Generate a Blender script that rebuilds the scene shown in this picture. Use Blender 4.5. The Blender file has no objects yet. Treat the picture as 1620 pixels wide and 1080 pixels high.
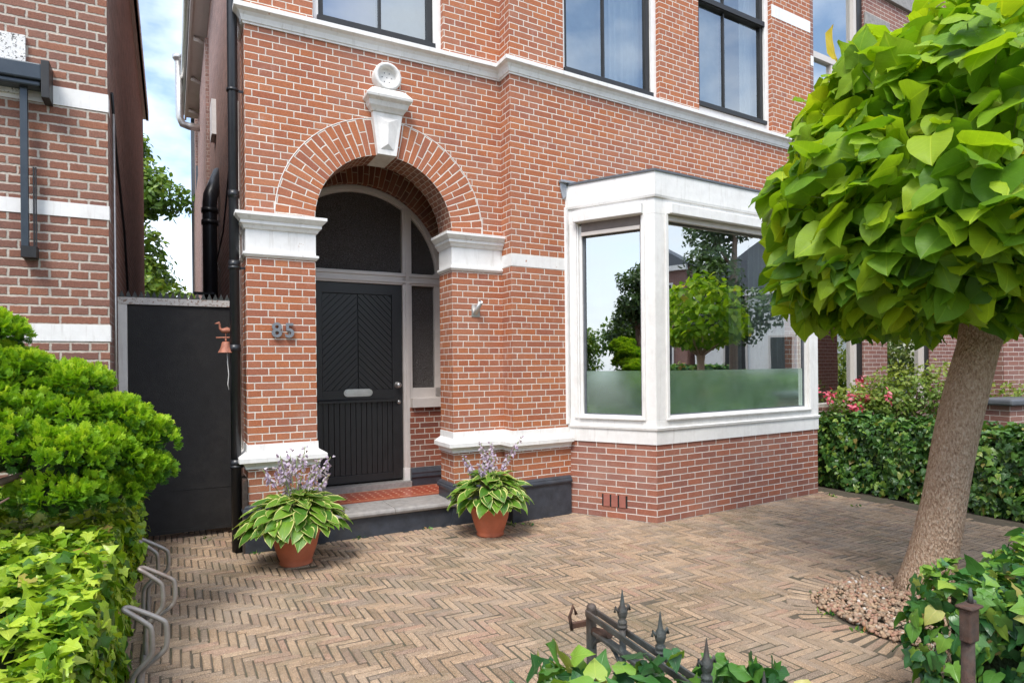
import bpy, math, random
import numpy as np
from mathutils import Vector, Matrix
random.seed(7); RNG = np.random.default_rng(11)
S = bpy.context.scene; COL = S.collection
R = math.radians

# ------------------------------------------------------------------ node helpers
class NT:
    def __init__(s, name):
        s.m = bpy.data.materials.new(name); s.m.use_nodes = True
        s.t = s.m.node_tree; s.t.nodes.clear()
        s.out = s.t.nodes.new('ShaderNodeOutputMaterial')
    def n(s, typ, **kw):
        nd = s.t.nodes.new('ShaderNode' + typ)
        for k, v in kw.items():
            if k.startswith('i_'):
                key = k[2:].replace('_', ' ')
                s.set(nd.inputs[key], v)
            else: setattr(nd, k, v)
        return nd
    def set(s, inp, v):
        if isinstance(v, bpy.types.NodeSocket): s.t.links.new(v, inp)
        elif isinstance(v, bpy.types.Node): s.t.links.new(v.outputs[0], inp)
        else:
            if isinstance(v, tuple) and len(v) == 3 and inp.type == 'RGBA': v = v + (1,)
            inp.default_value = v
    def math(s, op, a, b=None, c=None, clamp=False):
        nd = s.t.nodes.new('ShaderNodeMath'); nd.operation = op; nd.use_clamp = clamp
        s.set(nd.inputs[0], a)
        if b is not None: s.set(nd.inputs[1], b)
        if c is not None: s.set(nd.inputs[2], c)
        return nd.outputs[0]
    def mix(s, f, a, b, blend='MIX'):
        nd = s.t.nodes.new('ShaderNodeMix'); nd.data_type = 'RGBA'; nd.blend_type = blend
        s.set(nd.inputs[0], f); s.set(nd.inputs[6], a); s.set(nd.inputs[7], b)
        return nd.outputs[2]
    def ramp(s, f, stops, interp='LINEAR'):
        nd = s.t.nodes.new('ShaderNodeValToRGB'); cr = nd.color_ramp; cr.interpolation = interp
        while len(cr.elements) < len(stops): cr.elements.new(.5)
        for e, (p, c) in zip(cr.elements, stops):
            e.position = p; e.color = (tuple(c) + (1,)) if len(c) == 3 else c
        s.set(nd.inputs[0], f); return nd.outputs[0]
    def noise(s, scale, detail=3, rough=.5, vec=None, dim='3D', out=0):
        nd = s.t.nodes.new('ShaderNodeTexNoise'); nd.noise_dimensions = dim
        nd.inputs['Scale'].default_value = scale; nd.inputs['Detail'].default_value = detail; nd.inputs['Roughness'].default_value = rough
        if vec is None: vec = s.obj()
        s.set(nd.inputs['Vector'], vec); return nd.outputs[out]
    def obj(s):
        if not hasattr(s, '_g'): s._g = s.t.nodes.new('ShaderNodeNewGeometry')
        return s._g.outputs['Position']
    def uv(s):
        if not hasattr(s, '_uv'): s._uv = s.t.nodes.new('ShaderNodeUVMap')
        return s._uv.outputs[0]
    def attr(s, name):
        nd = s.t.nodes.new('ShaderNodeAttribute'); nd.attribute_name = name; return nd.outputs['Fac']
    def xyz(s, v):
        nd = s.t.nodes.new('ShaderNodeSeparateXYZ'); s.set(nd.inputs[0], v); return nd.outputs
    def comb(s, x, y, z=0.):
        nd = s.t.nodes.new('ShaderNodeCombineXYZ')
        for i, v in enumerate((x, y, z)): s.set(nd.inputs[i], v)
        return nd.outputs[0]
    def bump(s, h, strength=.5, dist=.01, normal=None):
        nd = s.t.nodes.new('ShaderNodeBump'); nd.inputs['Strength'].default_value = strength
        nd.inputs['Distance'].default_value = dist; s.set(nd.inputs['Height'], h)
        if normal is not None: s.set(nd.inputs['Normal'], normal)
        return nd.outputs[0]
    def bsdf(s, color, rough=.6, normal=None, metal=0., spec=.5, **kw):
        nd = s.t.nodes.new('ShaderNodeBsdfPrincipled')
        s.set(nd.inputs['Base Color'], color); s.set(nd.inputs['Roughness'], rough)
        nd.inputs['Metallic'].default_value = metal; nd.inputs['Specular IOR Level'].default_value = spec
        if normal is not None: s.set(nd.inputs['Normal'], normal)
        for k, v in kw.items(): s.set(nd.inputs[k.replace('_', ' ')], v)
        return nd.outputs[0]
    def done(s, sh):
        s.t.links.new(sh, s.out.inputs[0]); return s.m

def brick_mat(name, p, c, joint, cols, mortar, mode='cross', wob=.0022, stain=(.35, .25, .2), stain_amt=.35, bump=.6, rough_edge=0.0, pale=0.0, top=False):
    t = NT(name); u, v, _ = t.xyz(t.uv())
    nz = t.noise(38, 2); nz2 = t.noise(41, 2, vec=t.comb(u, v, 3.7))
    wu = t.math('MULTIPLY', t.math('SUBTRACT', nz, .5), wob * 2 + rough_edge)
    wv = t.math('MULTIPLY', t.math('SUBTRACT', nz2, .5), wob * 2 + rough_edge)
    u = t.math('ADD', u, wu); v = t.math('ADD', v, wv)
    vr = t.math('DIVIDE', v, c); r = t.math('FLOOR', vr); fy = t.math('MULTIPLY', t.math('FRACT', vr), c)
    if mode == 'cross':
        m4 = t.math('FLOORED_MODULO', r, 4.); odd = t.math('FLOORED_MODULO', r, 2.)
        is2 = t.math('COMPARE', m4, 2., .1)
        pitch = t.math('SUBTRACT', p, t.math('MULTIPLY', odd, p / 2))
        off = t.math('MULTIPLY', t.math('SUBTRACT', 1., odd), t.math('ADD', p / 4, t.math('MULTIPLY', is2, p / 2)))
    else:
        odd = t.math('FLOORED_MODULO', r, 2.); pitch = t.math('ADD', p, 0.); off = t.math('MULTIPLY', odd, p / 2)
    ur = t.math('DIVIDE', t.math('ADD', u, off), pitch); col = t.math('FLOOR', ur)
    fx = t.math('MULTIPLY', t.math('FRACT', ur), pitch)
    dx = t.math('MINIMUM', fx, t.math('SUBTRACT', pitch, fx)); dy = t.math('MINIMUM', fy, t.math('SUBTRACT', c, fy))
    d = t.math('MINIMUM', dx, dy)
    mask = t.math('MULTIPLY_ADD', d, 1 / (joint * .35), -(joint * .5 - joint * .175) / (joint * .35), clamp=True)
    wn = t.n('TexWhiteNoise', noise_dimensions='2D'); t.set(wn.inputs['Vector'], t.comb(col, t.math('ADD', r, t.math('MULTIPLY', odd, 57.3))))
    n = len(cols); base = t.ramp(wn.outputs[0], [((i + .0) / n, q) for i, q in enumerate(cols)], 'LINEAR')
    fine = t.noise(95, 4, .65)
    base = t.mix(t.math('MULTIPLY_ADD', fine, 1.6, -.55, clamp=True), t.mix(1., base, (.62, .60, .60), 'MULTIPLY'), t.mix(1., base, (1.12, 1.1, 1.08), 'MULTIPLY'))
    big = t.noise(1.7, 4, .6)
    base = t.mix(t.math('MULTIPLY', t.math('MULTIPLY_ADD', big, 3.2, -1.5, clamp=True), stain_amt), base, stain)
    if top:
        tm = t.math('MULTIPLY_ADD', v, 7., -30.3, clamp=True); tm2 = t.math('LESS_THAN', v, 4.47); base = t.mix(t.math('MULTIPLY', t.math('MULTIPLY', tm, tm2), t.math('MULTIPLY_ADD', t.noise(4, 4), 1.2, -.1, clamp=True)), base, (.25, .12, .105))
    if pale:
        bl = t.noise(5.5, 5, .7)
        base = t.mix(t.math('MULTIPLY', t.math('MULTIPLY_ADD', bl, 4., -2.35, clamp=True), pale), base, (.62, .52, .47))
    mo = t.mix(t.math('MULTIPLY_ADD', t.noise(9, 4, .7), 2.2, -.7, clamp=True), mortar, tuple(x * .62 for x in mortar))
    colr = t.mix(mask, mo, base)
    h = t.math('ADD', t.math('MULTIPLY', mask, -.35 if bump < 0 else .8), t.math('MULTIPLY', fine, .55))
    return t.done(t.bsdf(colr, .82, t.bump(h, abs(bump), .006), spec=.25))

def plain(name, color, rough=.5, metal=0., var=.12, scale=14, bumps=.12, spec=.5, chips=None, dirt=None, streak=0.):
    t = NT(name); a = tuple(x * (1 - var) for x in color); b = tuple(min(1, x * (1 + var)) for x in color)
    n1 = t.noise(scale, 5, .6); c = t.mix(t.math('MULTIPLY_ADD', n1, 2.4, -.7, clamp=True), a, b)
    if dirt:
        z = t.noise(2.3, 6, .7); c = t.mix(t.math('MULTIPLY', t.math('MULTIPLY_ADD', z, 3.5, -1.75, clamp=True), dirt[1]), c, dirt[0])
    if streak:
        x, y, z_ = t.xyz(t.obj()); sn = t.noise(1., 5, .7, vec=t.comb(t.math('MULTIPLY', x, 26.), t.math('MULTIPLY', y, 26.), t.math('MULTIPLY', z_, 2.2)))
        c = t.mix(t.math('MULTIPLY', t.math('MULTIPLY_ADD', sn, 5., -2.75, clamp=True), streak), c, (.40, .36, .31))
    if chips:
        z = t.noise(chips[2], 4, .75); c = t.mix(t.math('MULTIPLY_ADD', z, 30, -30 * chips[1], clamp=True), c, chips[0])
    fine = t.noise(scale * 9, 3, .6)
    return t.done(t.bsdf(c, t.math('MULTIPLY_ADD', n1, .25, rough - .12), t.bump(fine, bumps, .004), metal, spec))

def leaf_mat(name, stops, trans=.35, rough=.42, veins=True, margin=None, spec=.5, sat=1.0):
    t = NT(name); rnd = t.attr('rnd'); u, v, _ = t.xyz(t.uv())
    c = t.ramp(rnd, stops)
    nz = t.noise(26, 3); c = t.mix(t.math('MULTIPLY_ADD', nz, .8, -.1, clamp=True), t.mix(1., c, (.78, .82, .8), 'MULTIPLY'), c)
    h = nz
    if veins:
        au = t.math('ABSOLUTE', u)
        mid = t.math('SUBTRACT', 1., t.math('MULTIPLY', au, 38.), clamp=True)
        sv = t.math('FRACT', t.math('MULTIPLY', t.math('SUBTRACT', v, t.math('MULTIPLY', au, .75)), 6.))
        side = t.math('SUBTRACT', 1., t.math('MULTIPLY', t.math('ABSOLUTE', t.math('SUBTRACT', sv, .5)), 14.), clamp=True)
        vn = t.math('MAXIMUM', mid, t.math('MULTIPLY', side, .45))
        c = t.mix(t.math('MULTIPLY', vn, .45), c, t.mix(1., c, (1.9, 1.55, 1.9), 'MULTIPLY'))
        h = t.math('ADD', t.math('MULTIPLY', vn, -.8), nz)
    if margin: c = t.mix(t.attr('margin'), c, margin)
    nrm = t.bump(h, .35, .004)
    b = t.bsdf(c, rough, nrm, spec=spec)
    tr = t.n('BsdfTranslucent'); t.set(tr.inputs[0], t.mix(1., c, (1.5, 1.45, .6), 'MULTIPLY')); t.set(tr.inputs['Normal'], nrm)
    mx = t.n('MixShader'); mx.inputs[0].default_value = trans
    t.t.links.new(b, mx.inputs[1]); t.t.links.new(tr.outputs[0], mx.inputs[2])
    return t.done(mx.outputs[0])

def glass_mat(name, refl=.30, tint=(.8, .9, .86), rough=0.0, wave=.0):
    t = NT(name)
    lw = t.n('LayerWeight'); lw.inputs['Blend'].default_value = .35
    fac = t.math('MULTIPLY_ADD', lw.outputs['Fresnel'], 1 - refl, refl, clamp=True)
    g = t.n('BsdfGlossy'); t.set(g.inputs['Color'], (.95, .98, .97)); g.inputs['Roughness'].default_value = rough
    if wave:
        t.set(g.inputs['Normal'], t.bump(t.noise(1.6, 2), wave, .02))
    tr = t.n('BsdfTransparent'); t.set(tr.inputs[0], tint)
    mx = t.n('MixShader'); t.set(mx.inputs[0], fac)
    t.t.links.new(tr.outputs[0], mx.inputs[1]); t.t.links.new(g.outputs[0], mx.inputs[2])
    return t.done(mx.outputs[0])

# ------------------------------------------------------------------ materials
WHITE = (.80, .79, .77)
M = {}
RED = [(.51, .18, .085), (.57, .21, .095), (.46, .16, .085), (.61, .245, .12), (.54, .20, .10), (.43, .16, .10), (.56, .195, .085), (.50, .195, .11)]
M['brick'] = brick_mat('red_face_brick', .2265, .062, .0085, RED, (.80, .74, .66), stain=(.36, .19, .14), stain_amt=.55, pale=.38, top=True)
M['brick_ring'] = brick_mat('red_arch_brick', .2167, .0635, .009, RED, (.80, .74, .66), mode='run', stain_amt=.25, stain=(.33, .16, .12))
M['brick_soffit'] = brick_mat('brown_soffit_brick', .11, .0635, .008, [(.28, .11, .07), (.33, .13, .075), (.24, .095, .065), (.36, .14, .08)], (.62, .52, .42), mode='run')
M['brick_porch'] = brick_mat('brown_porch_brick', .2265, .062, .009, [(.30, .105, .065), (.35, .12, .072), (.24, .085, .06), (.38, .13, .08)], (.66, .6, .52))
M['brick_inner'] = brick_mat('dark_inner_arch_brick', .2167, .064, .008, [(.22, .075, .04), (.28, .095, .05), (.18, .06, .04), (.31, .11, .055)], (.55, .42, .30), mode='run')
M['brick_bay'] = brick_mat('bay_brick', .212, .0645, .0095, [(.43, .165, .105), (.49, .19, .115), (.38, .15, .10), (.45, .20, .135), (.36, .155, .115)], (.74, .67, .61), mode='run', stain=(.45, .33, .28), stain_amt=.4, pale=.3)
M['brick_side'] = brick_mat('weathered_side_brick', .22, .062, .009, [(.36, .215, .18), (.42, .25, .205), (.30, .18, .155), (.46, .27, .22)], (.50, .42, .37), stain=(.20, .14, .12), stain_amt=.45)
M['brick_nb'] = brick_mat('rough_dark_red_brick', .245, .0675, .015, [(.33, .155, .105), (.38, .17, .11), (.26, .125, .095), (.43, .19, .115), (.29, .145, .11), (.36, .18, .13)], (.56, .50, .43), wob=.004, rough_edge=.004, stain=(.15, .10, .09), stain_amt=.55, bump=.9)
M['brick_c'] = brick_mat('purple_brown_brick', .215, .062, .008, [(.32, .155, .125), (.37, .18, .14), (.28, .13, .11), (.34, .175, .145)], (.66, .58, .52), mode='run')
M['white'] = plain('white_paint', WHITE, .45, var=.05, dirt=((.52, .49, .45), .45), bumps=.14, streak=.35)
M['white_chip'] = plain('flaking_white_paint', WHITE, .5, var=.05, chips=((.45, .27, .2), .69, 7), dirt=((.5, .46, .42), .4), bumps=.22, streak=.45)
M['stone'] = plain('weathered_white_stone', (.74, .72, .69), .6, var=.08, chips=((.36, .32, .28), .70, 11), dirt=((.40, .36, .32), .55), streak=.6)
M['cream'] = plain('grey_cream_paint', (.60, .55, .51), .4, var=.04, dirt=((.42, .36, .31), .3))
M['blue'] = plain('blue_black_plinth_paint', (.040, .047, .060), .42, var=.3, chips=((.45, .45, .43), .735, 16), dirt=((.09, .085, .08), .6), bumps=.25)
M['black'] = plain('black_paint', (.016, .016, .0165), .46, var=.25, chips=((.2, .2, .19), .76, 30), bumps=.15)
M['gate'] = plain('black_gate_board', (.017, .017, .018), .75, var=.35, chips=((.22, .21, .2), .765, 22), dirt=((.06, .055, .05), .5), bumps=.5)
M['blackpipe'] = plain('black_pipe', (.018, .020, .024), .35, var=.2)
M['bluestone'] = plain('worn_bluestone', (.27, .255, .24), .7, var=.22, scale=20, dirt=((.38, .34, .30), .6), bumps=.4)
M['lead'] = plain('lead_flashing', (.33, .35, .38), .5, metal=.3, var=.3)
M['slate'] = plain('grey_roof_edge', (.10, .11, .125), .5, var=.2)
M['steel'] = plain('dull_steel', (.55, .54, .52), .38, metal=.85, var=.15)
M['galv'] = plain('grey_tube_with_rust', (.34, .32, .30), .48, metal=.55, var=.2, dirt=((.26, .15, .09), .9), scale=9)
M['rust'] = plain('rusty_iron', (.065, .05, .042), .75, metal=.3, var=.5, scale=30, dirt=((.26, .10, .05), .75), bumps=.8)
M['iron'] = plain('old_green_black_iron', (.075, .085, .082), .6, metal=.4, var=.4, scale=26, dirt=((.20, .085, .04), .6), bumps=.6)
M['bell'] = plain('rust_orange_iron', (.34, .13, .08), .6, metal=.2, var=.35, scale=40)
M['terra'] = plain('terracotta_pot', (.60, .17, .085), .62, var=.14, dirt=((.50, .26, .18), .35), scale=9)
M['soil'] = plain('soil', (.035, .022, .015), .95, var=.4)
M['bark'] = plain('corky_bark', (.36, .24, .165), .9, var=.2, scale=60)
M['twig'] = plain('brown_twig', (.22, .14, .10), .8, var=.3)
M['stem'] = plain('green_stem', (.20, .26, .08), .6, var=.2)
M['sand'] = plain('sandy_joint', (.10, .082, .058), .95, var=.35, dirt=((.07, .08, .035), .8), bumps=.6)
M['curtain'] = plain('white_net_curtain', (.74, .76, .76), .8, var=.04)
M['lilac'] = plain('lilac_blind', (.52, .44, .52), .7, var=.04)
M['greyblind'] = plain('pale_grey_blind', (.42, .46, .48), .7, var=.08)
M['room'] = plain('dim_room_wall', (.16, .15, .13), .9)
M['asphalt'] = plain('asphalt', (.055, .055, .055), .85, var=.3)
M['soilbed'] = plain('garden_soil', (.06, .045, .03), .95, var=.4)
M['screen'] = plain('dark_grey_blue_metal', (.045, .058, .072), .35, metal=.3, var=.1)
M['red_tile'] = None
t = NT('red_mosaic_tile'); u, v, _ = t.xyz(t.uv())
c1 = t.mix(t.noise(30, 4), (.42, .085, .04), (.30, .06, .03))
def dots(t, u, v, s, ox, oy, r):
    fu = t.math('SUBTRACT', t.math('FRACT', t.math('ADD', t.math('DIVIDE', u, s), ox)), .5); fv = t.math('SUBTRACT', t.math('FRACT', t.math('ADD', t.math('DIVIDE', v, s), oy)), .5)
    dd = t.math('ADD', t.math('ABSOLUTE', fu), t.math('ABSOLUTE', fv)); return t.math('LESS_THAN', dd, r), fu, fv
a, fu, fv = dots(t, u, v, .085, 0, 0, .17); jo = t.math('GREATER_THAN', t.math('MAXIMUM', t.math('ABSOLUTE', fu), t.math('ABSOLUTE', fv)), .485)
inb = t.math('MULTIPLY', t.math('GREATER_THAN', v, -.88), t.math('LESS_THAN', v, -.47))
a = t.math('MULTIPLY', a, inb)
bd = t.math('MAXIMUM', t.math('COMPARE', v, -.455, .006), t.math('COMPARE', v, -.895, .006))
c1 = t.mix(jo, c1, (.12, .05, .035)); c1 = t.mix(a, c1, (.72, .60, .42)); c1 = t.mix(bd, c1, (.55, .35, .2))
M['red_tile'] = t.done(t.bsdf(c1, .35, t.bump(t.noise(40, 2), .1, .003)))
# figured glass
t = NT('dark_figured_glass'); n1 = t.noise(120, 2, .6); n2 = t.noise(2.2, 3)
M['figured'] = t.done(t.bsdf(t.mix(t.math('MULTIPLY_ADD', t.noise(160, 2, .5), 5., -2.4, clamp=True), t.mix(n2, (.014, .011, .010), (.035, .025, .020)), (.11, .10, .095)), .22, t.bump(n1, 1., .016), spec=.9))
M['glass'] = glass_mat('bay_glass', .52, (.72, .80, .78), wave=.02)
M['glass_up'] = glass_mat('sash_glass', .30, (.8, .84, .84), wave=.06)
M['glass_c'] = glass_mat('neighbour_glass', .5, (.6, .65, .62), wave=.05)
t = NT('frosted_film'); g = t.n('BsdfGlossy'); t.set(g.inputs[0], (.75, .88, .82)); g.inputs['Roughness'].default_value = .11
df = t.n('BsdfDiffuse'); t.set(df.inputs[0], t.mix(t.math('MULTIPLY_ADD', t.noise(9, 6, .8), 3., -1.1, clamp=True), (.09, .15, .11), (.19, .28, .23)))
tr = t.n('BsdfTransparent'); m1 = t.n('MixShader'); m1.inputs[0].default_value = .62; t.t.links.new(df.outputs[0], m1.inputs[1]); t.t.links.new(g.outputs[0], m1.inputs[2])
M['film'] = t.done(m1.outputs[0])
# pavers
t = NT('worn_clay_paver'); rn = t.attr('rnd')
c = t.ramp(rn, [(0, (.26, .19, .13)), (.2, (.38, .27, .18)), (.4, (.45, .32, .215)), (.55, (.30, .235, .18)), (.7, (.50, .365, .25)), (.85, (.26, .205, .16)), (1, (.42, .27, .195))])
fn = t.noise(170, 4, .75); md = t.noise(22, 6, .75); c = t.mix(t.math('MULTIPLY', t.math('MULTIPLY_ADD', md, 5., -2.5, clamp=True), .6), c, (.17, .135, .105)); c = t.mix(t.math('MULTIPLY_ADD', fn, 3.2, -1.15, clamp=True), t.mix(1., c, (.42, .40, .38), 'MULTIPLY'), t.mix(1., c, (1.5, 1.47, 1.42), 'MULTIPLY'))
bg = t.noise(.9, 5, .65); c = t.mix(t.math('MULTIPLY', t.math('MULTIPLY_ADD', bg, 4.5, -2.2, clamp=True), .55), c, (.46, .37, .28))
ms = t.noise(1.5, 6, .75, vec=t.comb(*[t.math('ADD', q, 31.) for q in list(t.xyz(t.obj()))[:3]])); c = t.mix(t.math('MULTIPLY', t.math('MULTIPLY_ADD', ms, 6., -3.1, clamp=True), .65), c, (.15, .13, .075))
sp = t.noise(330, 2, .5); c = t.mix(t.math('MULTIPLY_ADD', sp, 14., -8.9, clamp=True), c, (.66, .60, .52))
M['paver'] = t.done(t.bsdf(c, .85, t.bump(t.math('ADD', fn, t.noise(30, 3)), .8, .006), spec=.25))
# stones
t = NT('mixed_gravel'); c = t.ramp(t.attr('rnd'), [(0, (.30, .205, .135)), (.25, (.46, .31, .20)), (.45, (.24, .19, .14)), (.6, (.52, .37, .24)), (.75, (.38, .19, .13)), (.96, (.48, .38, .28)), (1, (.70, .66, .60))])
c = t.mix(t.noise(60, 4), t.mix(1., c, (.7, .7, .7), 'MULTIPLY'), c); M['gravel'] = t.done(t.bsdf(c, .75, t.bump(t.noise(120, 3), .4, .003)))
# bark detail
t = NT('corky_tree_bark'); ps = t.obj(); x, y, z = t.xyz(ps); sv = t.comb(t.math('MULTIPLY', x, 1.), t.math('MULTIPLY', y, 1.), t.math('MULTIPLY', z, .45))
n1 = t.noise(75, 5, .7, vec=sv); n2 = t.noise(9, 4, .6); vo = t.n('TexVoronoi', feature='F1'); t.set(vo.inputs['Vector'], sv); vo.inputs['Scale'].default_value = 95
h = t.math('ADD', n1, t.math('MULTIPLY', vo.outputs[0], .8))
c = t.ramp(n1, [(.32, (.22, .135, .085)), (.45, (.50, .345, .235)), (.57, (.66, .50, .365)), (.72, (.78, .66, .53))]); c = t.mix(t.math('MULTIPLY', n2, .45), c, (.36, .22, .13))
M['bark'] = t.done(t.bsdf(c, .9, t.bump(h, 1., .02), spec=.2))

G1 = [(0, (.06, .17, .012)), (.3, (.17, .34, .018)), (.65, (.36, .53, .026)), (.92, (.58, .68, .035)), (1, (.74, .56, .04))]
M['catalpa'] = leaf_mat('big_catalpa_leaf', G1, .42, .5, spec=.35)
M['ivy_bright'] = leaf_mat('bright_ivy_leaf', [(0, (.04, .13, .012)), (.25, (.14, .29, .018)), (.55, (.31, .49, .03)), (.85, (.50, .64, .05)), (.985, (.50, .60, .10)), (1, (.52, .30, .10))], .28, .32)
M['ivy_dark'] = leaf_mat('dark_ivy_leaf', [(0, (.022, .075, .015)), (.4, (.055, .15, .028)), (.75, (.12, .26, .04)), (.95, (.26, .40, .06)), (1, (.36, .25, .08))], .18, .30)
M['ivy_mix'] = leaf_mat('garden_ivy_leaf', [(0, (.022, .09, .028)), (.35, (.055, .18, .042)), (.7, (.14, .31, .042)), (.9, (.29, .46, .06)), (.97, (.50, .46, .14)), (1, (.42, .17, .07))], .22, .32)
M['conifer'] = leaf_mat('golden_green_conifer', [(0, (.05, .16, .010)), (.3, (.19, .40, .014)), (.65, (.40, .62, .022)), (1, (.68, .80, .05))], .34, .55, veins=False)
M['hosta'] = leaf_mat('hosta_leaf', [(0, (.06, .17, .018)), (.5, (.13, .28, .025)), (1, (.20, .36, .035))], .25, .40, margin=(.66, .66, .24))
M['shrub'] = leaf_mat('yellow_green_shrub_leaf', [(0, (.05, .12, .015)), (.5, (.16, .26, .03)), (1, (.34, .38, .07))], .3, .5, veins=False)
M['tree_far'] = leaf_mat('far_tree_leaf', [(0, (.05, .12, .015)), (.5, (.13, .25, .03)), (1, (.32, .42, .06))], .25, .5, veins=False)
M['tree_dark'] = leaf_mat('dark_tree_leaf', [(0, (.03, .06, .015)), (.5, (.07, .14, .025)), (1, (.15, .24, .05))], .2, .5, veins=False)
M['petal'] = leaf_mat('lilac_petal', [(0, (.38, .27, .48)), (.5, (.58, .46, .66)), (1, (.80, .72, .82))], .3, .5, veins=False)
M['red_petal'] = leaf_mat('crimson_petal', [(0, (.52, .03, .08)), (.5, (.78, .09, .18)), (1, (.85, .32, .36))], .2, .5, veins=False)

# ------------------------------------------------------------------ frames
class Fr:
    def __init__(s, o, deg):
        a = R(deg); s.o = o; s.u = (math.cos(a), math.sin(a)); s.n = (math.sin(a), -math.cos(a)); s.deg = deg
    def w(s, u, d, z=0.): return (s.o[0] + s.u[0] * u + s.n[0] * d, s.o[1] + s.u[1] * u + s.n[1] * d, z)
A = Fr((-2.226, 5.314), 28.27)
B = Fr(A.w(2.42, .21)[:2], 31.5)
LB = Fr((.615, 6.64), -31.81)
FB = Fr((1.4, 6.153), 31.65)
W0 = Fr((0, 0), 0)

# ------------------------------------------------------------------ mesh builder
class MB:
    def __init__(s): s.v = []; s.f = []; s.uv = []; s.mi = []; s.sm = []
    def face(s, pts, uvs=None, mi=0, sm=False):
        b = len(s.v); s.v.extend(pts); s.f.append(tuple(range(b, b + len(pts))))
        s.uv.append(uvs or [(0, 0)] * len(pts)); s.mi.append(mi); s.sm.append(sm)
    def rect(s, fr, u0, u1, z0, z1, d=0., mi=0, flip=False):       # facade rectangle facing +n
        p = [(u0, z0), (u1, z0), (u1, z1), (u0, z1)]
        s.face([fr.w(a, d, b) for a, b in p], p, mi)
    def side(s, fr, u, d0, d1, z0, z1, mi=0, uo=0.):               # perpendicular plane
        p = [(d0, z0), (d1, z0), (d1, z1), (d0, z1)]
        s.face([fr.w(u, a, b) for a, b in p], [(a + uo, b) for a, b in p], mi)
    def flat(s, fr, u0, u1, d0, d1, z, mi=0):
        p = [(u0, d1), (u1, d1), (u1, d0), (u0, d0)]
        s.face([fr.w(a, b, z) for a, b in p], p, mi)
    def box(s, fr, u0, u1, d0, d1, z0, z1, mi=0):
        s.rect(fr, u0, u1, z0, z1, d1, mi); s.rect(fr, u1, u0, z0, z1, d0, mi)
        s.side(fr, u0, d0, d1, z0, z1, mi); s.side(fr, u1, d1, d0, z0, z1, mi)
        s.flat(fr, u0, u1, d0, d1, z1, mi)
        p = [(u0, d0), (u1, d0), (u1, d1), (u0, d1)]; s.face([fr.w(a, b, z0) for a, b in p], p, mi)
    def prism(s, fr, poly, d0, d1, mi=0, uvf=None):                # polygon in (u,z) extruded in d
        s.face([fr.w(a, d1, b) for a, b in poly], list(poly), mi)
        s.face([fr.w(a, d0, b) for a, b in reversed(poly)], list(reversed(poly)), mi)
        n = len(poly)
        for i in range(n):
            a, b = poly[i], poly[(i + 1) % n]; L = math.hypot(b[0] - a[0], b[1] - a[1])
            s.face([fr.w(a[0], d0, a[1]), fr.w(b[0], d0, b[1]), fr.w(b[0], d1, b[1]), fr.w(a[0], d1, a[1])], [(0, 0), (L, 0), (L, d1 - d0), (0, d1 - d0)], mi)
    def tube(s, pts, r, n=10, mi=0, caps=True, rs=None):
        P = [Vector(p) for p in pts]; rings = []; N = None
        for i, p in enumerate(P):
            a = P[max(i - 1, 0)]; b = P[min(i + 1, len(P) - 1)]; T = (b - a).normalized()
            if N is None:
                N = T.orthogonal().normalized()
            N = (N - T * N.dot(T)).normalized(); Bn = T.cross(N); rr = rs[i] if rs else r
            rings.append([tuple(p + (N * math.cos(2 * math.pi * k / n) + Bn * math.sin(2 * math.pi * k / n)) * rr) for k in range(n)])
        for i in range(len(rings) - 1):
            for k in range(n):
                k2 = (k + 1) % n; s.face([rings[i][k], rings[i][k2], rings[i + 1][k2], rings[i + 1][k]], None, mi, True)
        if caps: s.face(list(reversed(rings[0])), None, mi); s.face(rings[-1], None, mi)
    def lathe(s, c, prof, n=28, mi=0, axis=None):                  # prof (r,z)
        def P(r, z, k):
            a = 2 * math.pi * k / n
            if axis is None: return (c[0] + r * math.cos(a), c[1] + r * math.sin(a), c[2] + z)
            X, Y, Z = axis; v = Vector(c) + X * (r * math.cos(a)) + Y * (r * math.sin(a)) + Z * z; return tuple(v)
        for (r0, z0), (r1, z1) in zip(prof, prof[1:]):
            for k in range(n): s.face([P(r0, z0, k), P(r0, z0, k + 1), P(r1, z1, k + 1), P(r1, z1, k)], None, mi, True)
    def mould(s, path, prof, mi=0, ends=True):                     # path 2D, outward = right of travel; prof [(out,z)]
        n = len(path); offs = []
        for i in range(n):
            def nr(a, b):
                dx, dy = b[0] - a[0], b[1] - a[1]; l = math.hypot(dx, dy); return (dy / l, -dx / l)
            if i == 0: nn = nr(path[0], path[1]); k = 1
            elif i == n - 1: nn = nr(path[-2], path[-1]); k = 1
            else:
                a = nr(path[i - 1], path[i]); b = nr(path[i], path[i + 1]); sx, sy = a[0] + b[0], a[1] + b[1]; l = math.hypot(sx, sy)
                nn = (sx / l, sy / l); k = 1 / max(.25, nn[0] * a[0] + nn[1] * a[1])
            offs.append((nn[0] * k, nn[1] * k))
        pt = lambda i, q: (path[i][0] + offs[i][0] * q[0], path[i][1] + offs[i][1] * q[0], q[1])
        L = 0
        for i in range(n - 1):
            l = math.hypot(path[i + 1][0] - path[i][0], path[i + 1][1] - path[i][1])
            for a, b in zip(prof, prof[1:]):
                s.face([pt(i, a), pt(i + 1, a), pt(i + 1, b), pt(i, b)], [(L, a[1]), (L + l, a[1]), (L + l, b[1]), (L, b[1])], mi)
            L += l
        if ends: s.face([pt(0, q) for q in prof], None, mi); s.face([pt(n - 1, q) for q in reversed(prof)], None, mi)
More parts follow.
